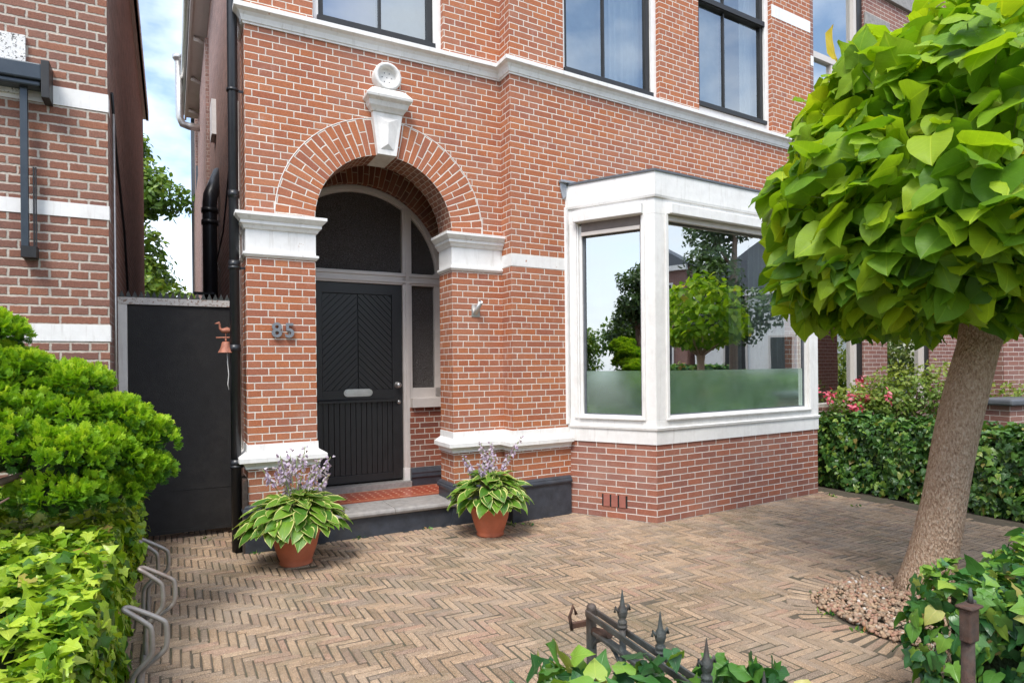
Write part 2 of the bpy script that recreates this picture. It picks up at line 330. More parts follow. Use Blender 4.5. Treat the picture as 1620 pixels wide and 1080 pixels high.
    def build(s, name, mats, parent=None, merge=True, bevel=0., loc=None):
        me = bpy.data.meshes.new(name); o0 = root_loc(parent) if parent is not None else Vector(loc or (0, 0, 0))
        V = [tuple(Vector(p) - o0) for p in s.v]
        me.from_pydata(V, [], s.f); uvl = me.uv_layers.new(name='UVMap')
        fl = [c for f in s.uv for q in f for c in q[:2]]; uvl.data.foreach_set('uv', fl)
        me.polygons.foreach_set('material_index', s.mi); me.polygons.foreach_set('use_smooth', s.sm)
        for m in (mats if isinstance(mats, (list, tuple)) else [mats]): me.materials.append(m)
        if merge:
            import bmesh
            bm = bmesh.new(); bm.from_mesh(me); bmesh.ops.remove_doubles(bm, verts=bm.verts, dist=1e-5); bm.to_mesh(me); bm.free()
        me.update(); o = bpy.data.objects.new(name, me); COL.objects.link(o)
        if parent is not None: o.parent = parent; o.location = (0, 0, 0) if parent.type == 'EMPTY' else (0, 0, 0)
        else: o.location = o0
        if bevel:
            b = o.modifiers.new('bevel', 'BEVEL'); b.width = bevel; b.segments = 2; b.limit_method = 'ANGLE'; b.angle_limit = R(40)
        return o

def root_loc(o):
    p = Vector((0, 0, 0))
    while o is not None: p += Vector(o.location); o = o.parent
    return p
def tag(o, label=None, cat=None, group=None, kind=None):
    if label: o['label'] = label
    if cat: o['category'] = cat
    if group: o['group'] = group
    if kind: o['kind'] = kind
    return o
def thing(name, loc, label, cat, group=None):
    o = bpy.data.objects.new(name, None); COL.objects.link(o); o.location = loc; o.empty_display_size = .2
    return tag(o, label, cat, group)

# scatter of leaf templates
def scatter(name, temps, pos, X, Y, Z, scale, mat, parent=None, loc=(0, 0, 0), rnd=None, tid=None, smooth=True):
    """temps: list of (V,F,uv,marg) with quads only; X,Y,Z column basis arrays"""
    N = len(pos); tid = tid if tid is not None else RNG.integers(0, len(temps), N); rnd = rnd if rnd is not None else RNG.random(N)
    off = np.array(root_loc(parent)) if parent is not None else np.array(loc)
    vs = []; fs = []; uvs = []; rs = []; ms = []; base = 0
    for k, (V, F, UV, MG) in enumerate(temps):
        idx = np.where(tid == k)[0]
        if not len(idx): continue
        V = np.array(V); F = np.array(F); UV = np.array(UV)
        sc = scale[idx][:, None, None]
        P = pos[idx][:, None, :] + sc * (V[None, :, 0:1] * X[idx][:, None, :] + V[None, :, 1:2] * Y[idx][:, None, :] + V[None, :, 2:3] * Z[idx][:, None, :])
        vs.append((P - off).reshape(-1, 3))
        FF = F[None] + (np.arange(len(idx)) * len(V))[:, None, None] + base
        fs.append(FF.reshape(-1, 4)); base += len(idx) * len(V)
        uvs.append(np.tile(UV[F.reshape(-1)], (len(idx), 1)))
        rs.append(np.repeat(rnd[idx], len(F))); ms.append(np.tile(np.array(MG, float), len(idx)))
    vs = np.concatenate(vs); fs = np.concatenate(fs); uvs = np.concatenate(uvs); rs = np.concatenate(rs); ms = np.concatenate(ms)
    me = bpy.data.meshes.new(name); me.vertices.add(len(vs)); me.vertices.foreach_set('co', vs.astype(np.float32).ravel())
    me.loops.add(fs.size); me.loops.foreach_set('vertex_index', fs.astype(np.int32).ravel())
    me.polygons.add(len(fs)); me.polygons.foreach_set('loop_start', (np.arange(len(fs)) * 4).astype(np.int32))
    me.polygons.foreach_set('loop_total', np.full(len(fs), 4, np.int32))
    me.polygons.foreach_set('use_smooth', np.full(len(fs), smooth))
    uvl = me.uv_layers.new(name='UVMap'); uvl.data.foreach_set('uv', uvs.astype(np.float32).ravel())
    a = me.attributes.new('rnd', 'FLOAT', 'FACE'); a.data.foreach_set('value', rs.astype(np.float32))
    a = me.attributes.new('margin', 'FLOAT', 'FACE'); a.data.foreach_set('value', ms.astype(np.float32))
    me.update(calc_edges=True); me.materials.append(mat)
    o = bpy.data.objects.new(name, me); COL.objects.link(o)
    if parent is not None: o.parent = parent
    else: o.location = loc
    return o
def unit(a): return a / np.maximum(1e-9, np.linalg.norm(a, axis=-1, keepdims=True))
def basis(nrm, down, jit=.5, spin=.6):
    """leaf basis: Y along the leaf (tip direction), Z = blade normal"""
    N = len(nrm); Z = unit(nrm + RNG.normal(0, jit, (N, 3))); Yd = down + RNG.normal(0, spin, (N, 3))
    Y = unit(Yd - Z * (Yd * Z).sum(1, keepdims=True)); X = np.cross(Y, Z); return X, Y, Z

def half_leaf(out, mids, cols=(.5, 1.), fold=.18, droop=.25, curl=.0, wave=.0, seed=0):
    rg = random.Random(seed); V = []; F = []; UV = []; MG = []
    n = len(out); nc = len(cols); idx = {}
    for i in range(n):
        my = mids[i]
        def z(x, y): return -droop * max(0, y) ** 2 + fold * abs(x) - curl * x * x
        V.append((0, my, z(0, my))); UV.append((0, my)); idx[(i, 0)] = len(V) - 1
        for sgn in (-1, 1):
            for c in range(nc):
                ox, oy = out[i]; x = ox * cols[c] * sgn; y = my + (oy - my) * cols[c]
                w = wave * math.sin(i * 2.1 + sgn + seed) * cols[c] + rg.uniform(-1, 1) * wave * .5
                V.append((x, y, z(x, y) + w)); UV.append((x, y)); idx[(i, sgn * (c + 1))] = len(V) - 1
    for i in range(n - 1):
        for sgn in (-1, 1):
            for c in range(nc):
                a, b = (c * sgn, (c + 1) * sgn)
                q = [idx[(i, a)], idx[(i, b)], idx[(i + 1, b)], idx[(i + 1, a)]]
                if sgn < 0: q.reverse()
                F.append(q); MG.append(1. if c == nc - 1 and nc > 2 else 0.)
    return V, F, UV, MG
heart = [(.0, .0), (.17, -.14), (.37, -.12), (.50, .06), (.53, .28), (.46, .54), (.33, .76), (.15, .92), (.0, 1.04)]
heart2 = [(.0, .0), (.17, -.13), (.38, -.11), (.52, .08), (.54, .26), (.53, .44), (.36, .68), (.17, .88), (.0, 1.05)]
hm = [0, 0, .03, .14, .30, .50, .70, .88, 1.05]
CATALPA = [half_leaf(heart, hm, (.35, .7, 1.), fold=.22, droop=.22, wave=.03, seed=1), half_leaf(heart2, hm, (.35, .7, 1.), fold=-.12, curl=-.3, droop=.42, wave=.05, seed=2),
           half_leaf(heart, hm, (.35, .7, 1.), fold=.38, curl=.4, droop=.15, wave=.05, seed=3), half_leaf(heart2, hm, (.35, .7, 1.), fold=.05, curl=.35, droop=.40, wave=.07, seed=5)]
hos = [(.0, 0), (.20, .01), (.33, .13), (.37, .32), (.34, .52), (.25, .73), (.11, .90), (0, 1.02)]
hmm = [0, .03, .14, .32, .52, .73, .90, 1.02]
HOSTA = [half_leaf(hos, hmm, (.45, .86, 1.), fold=.28, droop=.30, wave=.03, seed=4), half_leaf(hos, hmm, (.45, .87, 1.), fold=.18, droop=.5, wave=.03, seed=8)]
ivo = [(0, 0), (.14, -.16), (.40, -.16), (.34, .06), (.60, .30), (.30, .44), (.22, .66), (.0, 1.)]
ivm = [0, 0, .02, .12, .30, .45, .68, 1.]
ivo2 = [(0, 0), (.14, -.13), (.34, -.12), (.42, .06), (.46, .26), (.32, .48), (.18, .70), (.0, .95)]
IVY = [half_leaf(ivo, ivm, (.5, 1.), fold=.22, droop=.25, curl=.25, wave=.04, seed=6), half_leaf(ivo2, ivm, (.5, 1.), fold=.12, droop=.35, curl=.3, wave=.04, seed=7), half_leaf(ivo2, ivm, (.5, 1.), fold=-.15, droop=.3, curl=-.3, wave=.05, seed=9)]
sm = [(0, 0), (.26, .3), (.2, .7), (0, 1.)]
SMALL = [half_leaf(sm, [0, .3, .7, 1.], (1.,), fold=.2, droop=.3, seed=1)]
def frond(seed):
    rg = random.Random(seed); V = []; F = []; UV = []; MG = []
    def blade(p, a, L, w, z):
        ca, sa = math.cos(a), math.sin(a); q = [(p[0] - sa * w * -.5, p[1] + ca * w * -.5 * 0 - 0, z)]
        b = len(V)
        pr = (-sa, ca)
        pts = [(p[0] - ca * w, p[1] + sa * w), (p[0] + ca * w, p[1] - sa * w), (p[0] + sa * L + ca * w * .55, p[1] + ca * L - sa * w * .55), (p[0] + sa * L - ca * w * .55, p[1] + ca * L + sa * w * .55)]
        zz = [z, z, z + rg.uniform(-.05, .12) * L * 2, z + rg.uniform(-.05, .12) * L * 2]
        for (x, y), h in zip(pts, zz): V.append((x, y, h)); UV.append((x, y))
        F.append([b, b + 1, b + 2, b + 3]); MG.append(0.)
    blade((0, 0), 0, 1.0, .05, 0)
    for i in range(7):
        y = .12 + i * .125
        for sg in (-1, 1):
            a = sg * rg.uniform(.55, .85); L = (.62 - .5 * abs(y - .25)) * rg.uniform(.8, 1.1); blade((0, y), a, L, .045, .0)
            for j in range(2):
                t = .4 + .35 * j; q = (math.sin(a) * L * t, y + math.cos(a) * L * t); blade(q, a + rg.choice((-.6, .6)), L * .42, .038, .03)
    return V, F, UV, MG
FROND = [frond(1), frond(2), frond(3)]

# ------------------------------------------------------------------ SETTING
def struct(o): return tag(o, kind='structure')
mb = MB(); mb.flat(W0, -60, 80, -60, 60, -.03); struct(mb.build('ground', M['soilbed'], loc=(0, 0, 0)))
# pavers
def pavers():
    P = []; cw = .048; n = 4
    def inside(u, d):
        if u < -1.05 or u > 6.3 or d > 4.9 or d < -2.6: return False
        if u > -.04 and d < -.02 and u < 2.5: return False
        if u > 2.5 and d < .1 - (u - 2.5) * -.05: return False
        x, y, _ = A.w(u, d)
        if math.hypot(x - 2.53, y - 3.90) < .775: return False
        return True
    i0, i1 = int(-1.2 / cw), int(6.5 / cw); j0, j1 = int(-2.8 / cw), int(5. / cw)
    for i in range(i0, i1):
        for j in range(j0, j1):
            k = (i - j) % (2 * n)
            if k == 0: uc, dc, L, ori = (i + n / 2) * cw, (j + .5) * cw, n * cw, 0
            elif k == 2 * n - 1: uc, dc, L, ori = (i + .5) * cw, (j + n / 2) * cw, n * cw, 1
            else: continue
            if inside(uc, dc): P.append((uc, dc, L, ori * math.pi / 2))
    out = [(A.w(u, d)[:2], L, R(A.deg) - a) for u, d, L, a in P]
    for r, L in ((.69, .20),):                                  # radial ring round the tree bed
        m = int(2 * math.pi * (r - .09) / .0525)
        for k in range(m):
            a = 2 * math.pi * k / m + random.uniform(-.01, .01); out.append(((2.53 + math.cos(a) * r, 3.90 + math.sin(a) * r), L, a))
    V = []; F = []; rn = []
    for (x, y), L, a in out:
        g = .0026 + random.uniform(0, .0022); hx, hy = L / 2 - g, cw / 2 - g; ca, sa = math.cos(a + random.gauss(0, .008)), math.sin(a + random.gauss(0, .008))
        z0 = random.gauss(0, .0021) + .0012 * math.sin(x * 1.7 + y) ; tx, ty = random.gauss(0, .010), random.gauss(0, .022); b = len(V); x += random.gauss(0, .0012); y += random.gauss(0, .0012)
        for (ins, dz) in ((0, -.022), (0.0, -.006), (.006, 0)):
            for sx, sy in ((-1, -1), (1, -1), (1, 1), (-1, 1)):
                lx, ly = sx * (hx - ins), sy * (hy - ins); V.append((x + lx * ca - ly * sa, y + lx * sa + ly * ca, z0 + dz + lx * tx + ly * ty))
        for r_ in (0, 4):
            for k in range(4): F.append((b + r_ + k, b + r_ + (k + 1) % 4, b + r_ + 4 + (k + 1) % 4, b + r_ + 4 + k))
        F.append((b + 8, b + 9, b + 10, b + 11)); rn += [random.random()] * 9
    me = bpy.data.meshes.new('paving'); me.from_pydata(V, [], F); at = me.attributes.new('rnd', 'FLOAT', 'FACE'); at.data.foreach_set('value', rn)
    me.materials.append(M['paver']); o = bpy.data.objects.new('paving', me); COL.objects.link(o); struct(o)
pavers()
mb = MB(); mb.flat(A, -1.2, 6.6, -3, 5.2, -.0060); struct(mb.build('paving_joints', M['sand'], loc=(0, 0, 0)))
mb = MB(); mb.flat(A, -30, 60, 5.3, 7.6, -.012); struct(mb.build('pavement', M['bluestone'], loc=(0, 0, 0)))
mb = MB(); mb.flat(A, -30, 60, 7.75, 15, -.02); struct(mb.build('road', M['asphalt'], loc=(0, 0, 0)))

# ------------------------------------------------------------------ MAIN HOUSE
ZC = 4.46; UO0, UO1 = .567, 1.87; CU, CZ, RI, RO = 1.2185, 2.86, .6515, .985; ZT = 9.0
house = thing('town_house', A.w(1.2, 0), 'orange-red brick town house with white mouldings, arched porch and white bay window', 'house')
mb = MB()
# pillars below the springing
mb.rect(A, 0, UO0, 0, CZ); mb.rect(A, UO1, 2.42, 0, CZ); mb.side(A, 0, -.34, 0, 0, 4.6, uo=.0)
mb.side(A, 2.42, 0, .21, 0, ZT)
mb.side(A, UO1, -.33, 0, 0, CZ, uo=.0); mb.side(A, UO0, 0, -.33, 0, CZ)
# wall above, around the ring
NA = 48; arc = [(CU + RO * math.cos(math.pi - math.pi * i / NA), CZ + RO * math.sin(math.pi - math.pi * i / NA)) for i in range(NA + 1)]
mb.rect(A, 0, arc[0][0], CZ, ZC); mb.rect(A, arc[-1][0], 2.42, CZ, ZC)
for a, b in zip(arc, arc[1:]):
    p = [a, b, (b[0], ZC), (a[0], ZC)]; mb.face([A.w(q[0], 0, q[1]) for q in p], p)
mb.rect(A, 0, CU - RO, CZ - .001, CZ)
# storey above with window opening
def wall_open(mb, fr, u0, u1, z0, z1, holes, dep=.1):
    us = sorted({u0, u1, *[h[0] for h in holes], *[h[1] for h in holes]})
    for a, b in zip(us, us[1:]):
        hs = sorted([h for h in holes if h[0] <= a + 1e-6 and h[1] >= b - 1e-6], key=lambda h: h[2]); z = z0
        for h in hs:
            if h[2] > z: mb.rect(fr, a, b, z, h[2])
            z = h[3]
        if z < z1: mb.rect(fr, a, b, z, z1)
    for h in holes:
        mb.side(fr, h[0], 0, -dep, h[2], h[3]); mb.side(fr, h[1], -dep, 0, h[2], h[3])
        mb.flat(fr, h[0], h[1], -dep, 0, h[2]); 
HA = (.565, 1.80, 4.62, 7.2); H2 = (.66, 2.045, 4.62, 7.4); H3 = (2.70, 4.10, 4.62, 7.4)
wall_open(mb, A, 0, 2.42, ZC, ZT, [HA]); 
wall_open(mb, B, 0, 4.95, ZC, ZT, [H2, H3])
mb.rect(B, 0, .72, 0, ZC); mb.rect(B, 3.68, 4.95, 0, ZC); mb.rect(B, .72, 3.68, 3.30, ZC)
mb.side(B, 4.95, .0, -.3, 0, ZT)
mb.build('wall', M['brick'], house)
# arch ring
mb = MB(); ms = MB()
for i in range(NA):
    t0, t1 = math.pi - math.pi * i / NA, math.pi - math.pi * (i + 1) / NA
    P = lambda r, t_: (CU + r * math.cos(t_), CZ + r * math.sin(t_))
    q = [P(RI, t0), P(RI, t1), P(RO, t1), P(RO, t0)]; Rm = .815
    mb.face([A.w(a, .004, b) for a, b in q], [(0, -t0 * Rm), (0, -t1 * Rm), (RO - RI, -t1 * Rm), (RO - RI, -t0 * Rm)])
    ms.face([A.w(q[0][0], .004, q[0][1]), A.w(q[0][0], -.33, q[0][1]), A.w(q[1][0], -.33, q[1][1]), A.w(q[1][0], .004, q[1][1])], [(0, -t0 * Rm), (-.334, -t0 * Rm), (-.334, -t1 * Rm), (0, -t1 * Rm)])
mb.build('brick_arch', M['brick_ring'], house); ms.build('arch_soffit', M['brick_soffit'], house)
# thin white joint round the arch
mb = MB(); mb.tube([A.w(CU + (RO + .002) * math.cos(math.pi * i / 60), .002, CZ + (RO + .002) * math.sin(math.pi * i / 60)) for i in range(61)], .0048, 6)
mb.build('arch_joint', M['stone'], house)
# porch interior
IC, IZ, IR = 1.222, 2.557, .956
mb = MB()
mb.side(A, .26, -.97, -.33, .2, 3.95); mb.side(A, 2.165, -.33, -.97, .2, 3.95)
mb.rect(A, .26, UO0, .2, CZ, -.33); mb.rect(A, UO1, 2.165, .2, CZ, -.33)
arci = [(CU + RI * math.cos(math.pi - math.pi * i / NA), CZ + RI * math.sin(math.pi - math.pi * i / NA)) for i in range(NA + 1)]
mb.rect(A, .26, arci[0][0], CZ, 3.95, -.33); mb.rect(A, arci[-1][0], 2.165, CZ, 3.95, -.33)
for a, b in zip(arci, arci[1:]):
    p = [a, b, (b[0], 3.95), (a[0], 3.95)]; mb.face([A.w(q[0], -.33, q[1]) for q in p], p)
mb.flat(A, .26, 2.165, -.97, -.33, 3.95)
arco = [(IC + 1.29 * math.cos(math.pi * i / NA), IZ + 1.29 * math.sin(math.pi * i / NA)) for i in range(NA + 1)]
for i in range(NA):
    t0, t1 = math.pi * i / NA, math.pi * (i + 1) / NA
# low wall under the side light
mb.rect(A, 1.755, 2.165, .2, 1.10, -.955)
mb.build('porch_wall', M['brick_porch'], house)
mb = MB(); ms = MB()
for i in range(NA):
    t0, t1 = math.pi - math.pi * i / NA, math.pi - math.pi * (i + 1) / NA; P = lambda r, t_: (IC + r * math.cos(t_), IZ + r * math.sin(t_)); Rm = 1.12; ro = IR + .325; cl_ = lambda p: (min(2.164, max(.262, p[0])), min(3.94, p[1]))
    q = [P(IR - .012 + .0, t0), P(IR - .012, t1), P(ro, t1), P(ro, t0)]
    if max(q[2][0], q[3][0]) > 2.165 or min(q[2][0], q[3][0]) < .26: ro2 = min(ro, (.94) / max(abs(math.cos(t0)), abs(math.cos(t1)), .01)); q = [q[0], q[1], P(ro2, t1), P(ro2, t0)]
    mb.face([A.w(a, -.93, b) for a, b in q], [(0, -t0 * Rm), (0, -t1 * Rm), (.335, -t1 * Rm), (.335, -t0 * Rm)])
    mb.face([A.w(q[0][0], -.93, q[0][1]), A.w(q[0][0], -1.02, q[0][1]), A.w(q[1][0], -1.02, q[1][1]), A.w(q[1][0], -.93, q[1][1])], [(0, -t0 * Rm), (-.09, -t0 * Rm), (-.09, -t1 * Rm), (0, -t1 * Rm)])
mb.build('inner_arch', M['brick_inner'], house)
# side wall (alley) and hidden rear/roof
mb = MB(); mb.side(A, .03, -11, -.34, 0, 7.5, 0); mb.rect(A, 0, .03, 0, 7.5, -.34)
mb.side(A, .06, -15.5, -11, 0, 6.4, 0); mb.side(A, -.02, -11.6, -11.05, 0, 9.2, 0); mb.rect(A, -.02, .5, 6.4, 9.2, -11.05)
# shallow pier with toothed edge
mb.box(A, -.02, .03, -8.4, -6.0, 0, 7.1); 
mb.build('side_wall', M['brick_side'], house)
mb = MB(); mb.rect(A, 8, 0, 0, ZT, -15.5); mb.side(A, 8.0, -15.5, -1, 0, ZT); mb.flat(A, 0, 8, -15.5, 0, ZT); mb.side(A, .2, -15.5, -.2, 7.5, ZT)
mb.build('roof', M['slate'], house)
# eaves on the alley side
mb = MB(); mb.box(A, -.22, .03, -10.8, -1.2, 7.42, 7.5); mb.box(A, -.25, -.21, -10.9, -1.2, 7.38, 7.62)
e = mb.build('eaves', M['cream'], house)
mb = MB(); mb.tube([A.w(-.29, -1.2, 7.58), A.w(-.29, -11, 7.58)], .06, 10); mb.build('gutter', M['steel'], e)
for k in range(5):
    mb = MB(); d = -3.2 - k * 1.75; mb.tube([A.w(.03, d, 7.30), A.w(-.08, d, 7.36), A.w(-.17, d, 7.38)], .04, 8); mb.build('bracket', M['cream'], e)
# cornice
pA = [A.w(0, -.34)[:2], A.w(0, 0)[:2], A.w(2.42, 0)[:2], B.w(0, 0)[:2], B.w(4.95, 0)[:2]]
def along(off): return pA
mb = MB(); mb.mould(pA, [(0, ZC - .012), (.012, ZC - .012), (.012, ZC + .004), (.022, ZC + .006), (.026, ZC + .022), (.034, ZC + .048), (.052, ZC + .072), (.078, ZC + .086), (.084, ZC + .09), (.084, ZC + .128), (.06, ZC + .140), (0, ZC + .158)])
mb.build('cornice', M['white_chip'], house)
# capitals
capprof = [(0, 2.49), (.008, 2.49), (.026, 2.512), (.026, 2.530), (.004, 2.536), (.004, 2.722), (.018, 2.728), (.030, 2.752), (.044, 2.764), (.048, 2.766), (.048, 2.790), (.060, 2.800), (.082, 2.826), (.088, 2.830), (.088, 2.856), (0, 2.866)]
mb = MB(); mb.mould([A.w(0, -.34)[:2], A.w(0, 0)[:2], A.w(UO0, 0)[:2], A.w(UO0, -.33)[:2]], capprof); mb.build('capital', M['white_chip'], house)
mb = MB(); mb.mould([A.w(UO1, -.33)[:2], A.w(UO1, 0)[:2], A.w(2.42, 0)[:2]], capprof); mb.build('capital', M['white_chip'], house)
mb = MB(); mb.mould([A.w(2.42, .0)[:2], B.w(0, 0)[:2], B.w(.66, 0)[:2]], [(0, 2.545), (.004, 2.545), (.004, 2.662), (0, 2.662)]); mb.build('painted_band', M['white_chip'], house)
mb = MB(); mb.mould([B.w(4.10, 0)[:2], B.w(4.95, 0)[:2]], [(0, 6.17), (.004, 6.17), (.004, 6.33), (0, 6.33)]); mb.build('painted_band', M['white'], house)
# pedestal moulding
pedp = [(0, .700), (.020, .700), (.022, .722), (.034, .738), (.044, .752), (.070, .756), (.074, .760), (.074, .798), (.066, .806), (.018, .834), (.010, .842), (.008, .905), (0, .905)]
mb = MB(); mb.mould([A.w(0, -.34)[:2], A.w(0, 0)[:2], A.w(UO0, 0)[:2], A.w(UO0, -.33)[:2]], pedp); mb.build('pedestal_moulding', M['white'], house)
mb = MB(); mb.mould([A.w(UO1, -.33)[:2], A.w(UO1, 0)[:2], A.w(2.42, 0)[:2], B.w(0, 0)[:2], B.w(.70, 0)[:2]], pedp); mb.build('pedestal_moulding', M['white'], house)
# plinths
plp = [(0, 0), (.030, 0), (.030, .315), (.034, .33), (.048, .338), (.052, .352), (.048, .366), (.038, .372), (.036, .385), (.022, .398), (0, .402)]
mb = MB(); mb.mould([A.w(0, -.34)[:2], A.w(0, 0)[:2], A.w(UO0, 0)[:2], A.w(UO0, -.33)[:2]], plp); mb.build('plinth', M['blue'], house)
mb = MB(); mb.mould([A.w(UO1, -.33)[:2], A.w(UO1, 0)[:2], A.w(2.36, 0)[:2]], plp); mb.build('plinth', M['blue'], house)
mb = MB(); mb.mould([A.w(2.42, 0)[:2], B.w(0, 0)[:2], B.w(.69, 0)[:2]], plp); mb.build('plinth', M['blue'], house)
mb = MB(); mb.mould([A.w(1.755, -.955)[:2], A.w(2.165, -.955)[:2]], [(0, .2), (.03, .2), (.03, .32), (.045, .335), (.04, .37), (.045, .385), (.03, .42), (0, .435)]); mb.build('plinth', M['blue'], house)
# step
mb = MB(); mb.box(A, UO0 - .0, UO1 + .0, -.36, .006, -.02, .178); mb.build('riser', M['blue'], house)
mb = MB(); n0 = UO0 + .0
prof = [(-.38, .180), (.030, .180), (.046, .190), (.052, .207), (.046, .226), (.030, .236), (-.38, .236)]
for a, b in ((UO0 + .035, 1.255), (1.258, 1.865)):
    P = [(d, z) for d, z in prof]; 
    for (d0, z0), (d1, z1) in zip(P, P[1:]): mb.face([A.w(a, d0, z0), A.w(b, d0, z0), A.w(b, d1, z1), A.w(a, d1, z1)])
    mb.face([A.w(a, d, z) for d, z in reversed(P)]); mb.face([A.w(b, d, z) for d, z in P])
mb.build('door_step', M['bluestone'], house, bevel=.003)
mb = MB(); mb.box(A, UO1 - .005, 2.41, -.02, .040, .178, .236); mb.box(A, UO1, 2.41, -.02, .006, 0, .178); mb.build('step_end', M['bluestone'], house)
mb = MB(); mb.flat(A, .26, 2.165, -.93, -.38, .238); mb.build('porch_floor', M['red_tile'], house)
mb = MB(); mb.box(A, .27, 1.755, -1.06, -.90, .2, .300); mb.build('threshold', M['bluestone'], house, bevel=.004)
# keystone
ks = thing; mb = MB()
kp = [(1.124, 3.505), (1.302, 3.505), (1.362, 3.895), (1.078, 3.895)]
mb.prism(A, [(a, z) for a, z in kp], -.33, .055)
def loft(mb, fr, lv):
    for (a, b) in zip(lv, lv[1:]):
        A0 = [(a[0], 0), (a[0], a[2]), (a[1], a[2]), (a[1], 0)]; B0 = [(b[0], 0), (b[0], b[2]), (b[1], b[2]), (b[1], 0)]
        for i in range(3):
            mb.face([fr.w(A0[i][0], A0[i][1], a[3]), fr.w(A0[i + 1][0], A0[i + 1][1], a[3]), fr.w(B0[i + 1][0], B0[i + 1][1], b[3]), fr.w(B0[i][0], B0[i][1], b[3])])
    for l, rv in ((lv[0], True), (lv[-1], False)):
        p = [fr.w(l[0], 0, l[3]), fr.w(l[0], l[2], l[3]), fr.w(l[1], l[2], l[3]), fr.w(l[1], 0, l[3])]; mb.face(p)
# raised faceted panel
c0 = (1.213, 3.80); pts = [(1.152, 3.555), (1.275, 3.555), (1.325, 3.85), (1.115, 3.85)]
ridge = [(1.213, 3.60), (1.219, 3.80)]
w = lambda p, d: A.w(p[0], d, p[1])
mb.face([w(pts[0], .056), w(pts[1], .056), w(ridge[0], .085)]); mb.face([w(pts[1], .056), w(pts[2], .056), w(ridge[1], .085), w(ridge[0], .085)])
mb.face([w(pts[2], .056), w(pts[3], .056), w(ridge[1], .085)]); mb.face([w(pts[3], .056), w(pts[0], .056), w(ridge[0], .085), w(ridge[1], .085)])
loft(mb, A, [(1.070, 1.368, .065, 3.895), (1.060, 1.378, .08, 3.915), (1.040, 1.398, .10, 3.935), (1.030, 1.408, .115, 3.975), (1.005, 1.432, .15, 3.998), (1.003, 1.434, .155, 4.022), (1.06, 1.375, .11, 4.085), (1.09, 1.345, .09, 4.10)])
key = mb.build('keystone', M['stone'], house, bevel=.003)
mb = MB(); n3 = Vector((A.n[0], A.n[1], 0)); u3 = Vector((A.u[0], A.u[1], 0)); z3 = Vector((0, 0, 1))
ax = (u3, z3, n3); mb.lathe(A.w(1.215, 0, 4.218), [(.128, 0), (.128, .09), (.120, .104), (.098, .104), (.084, .08), (.080, .055), (.0, .055)], 36, axis=ax)
rs_ = mb.build('rosette', M['stone'], key)
mb = MB()
for k in range(7):
    a = k * 2 * math.pi / 6; q_ = 0 if k == 6 else .045; mb.lathe(A.w(1.215 + q_ * math.cos(a), .056, 4.218 + q_ * math.sin(a)), [(.005, 0), (.004, .003), (0, .004)], 8, axis=ax); mb.build('drill_mark', M['slate'], key); mb = MB()
# door, frame
DP = -1.0
mb = MB()
def arcband(mb, r0, r1, d0, d1, zmin=None, n=40, a0=0., a1=math.pi):
    for i in range(n):
        t0 = a1 - (a1 - a0) * i / n; t1 = a1 - (a1 - a0) * (i + 1) / n
        P = lambda r, t_: (IC + r * math.cos(t_), IZ + r * math.sin(t_)); q = [P(r0, t0), P(r0, t1), P(r1, t1), P(r1, t0)]
        mb.face([A.w(a, d1, b) for a, b in q]); mb.face([A.w(q[0][0], d1, q[0][1]), A.w(q[0][0], d0, q[0][1]), A.w(q[1][0], d0, q[1][1]), A.w(q[1][0], d1, q[1][1])])
        mb.face([A.w(q[3][0], d0, q[3][1]), A.w(q[3][0], d1, q[3][1]), A.w(q[2][0], d1, q[2][1]), A.w(q[2][0], d0, q[2][1])])
arcband(mb, .872, .956, -1.06, -1.0); arcband(mb, .892, .93, -1.03, -.985)
mb.box(A, .62, 2.16, -1.07, -.985, 2.455, 2.585); mb.box(A, .62, 2.16, -1.0, -.970, 2.475, 2.500); mb.box(A, .62, 2.16, -1.0, -.972, 2.545, 2.572)
mb.box(A, 1.695, 1.800, -1.07, -.985, .30, 3.30); mb.box(A, 1.725, 1.770, -1.0, -.972, .30, 3.28)
mb.box(A, 2.07, 2.165, -1.06, -.99, 1.10, 2.6); mb.box(A, 1.795, 2.165, -1.06, -.99, 1.20, 1.315)
mb.box(A, .60, .745, -1.07, -.99, .3, 2.6)
mb.build('door_frame', M['cream'], house, bevel=.003)
mb = MB(); mb.box(A, 1.77, 2.16, -1.05, -.90, 1.10, 1.205); mb.build('side_light_sill', M['cream'], house, bevel=.004)
mb = MB(); mb.box(A, 1.690, 1.757, -1.05, -.965, .238, .43); mb.build('frame_foot', M['stone'], house, bevel=.003)
mb = MB(); P = [(IC + .89 * math.cos(math.pi * i / 40), IZ + .89 * math.sin(math.pi * i / 40)) for i in range(41)]
mb.face([A.w(a, -1.035, b) for a, b in P]); mb.build('fanlight_pane', M['figured'], house)
mb = MB(); mb.rect(A, 1.79, 2.09, 1.3, 2.47, -1.035); mb.build('side_light_pane', M['figured'], house)
door = MB(); D0 = .745; D1 = 1.690; 
for a, b, z0, z1 in ((D0, .825, .32, 2.455), (1.578, D1, .32, 2.455), (.825, 1.578, 2.338, 2.455), (.825, 1.578, 1.18, 1.305)): door.box(A, a, b, -1.06, -1.012, z0, z1)
door.box(A, .825, 1.578, -1.06, -1.04, .32, 2.34)
door.box(A, .825, 1.578, -1.04, -1.014, .32, .40)
dr = door.build('front_door', M['black'], house, bevel=.002)
def clip(poly, f):
    out = []
    for i in range(len(poly)):
        a, b = poly[i], poly[(i + 1) % len(poly)]; fa, fb = f(a), f(b)
        if fa >= 0: out.append(a)
        if (fa >= 0) != (fb >= 0):
            t_ = fa / (fa - fb); out.append((a[0] + (b[0] - a[0]) * t_, a[1] + (b[1] - a[1]) * t_))
    return out
mb = MB(); cu = 1.2015
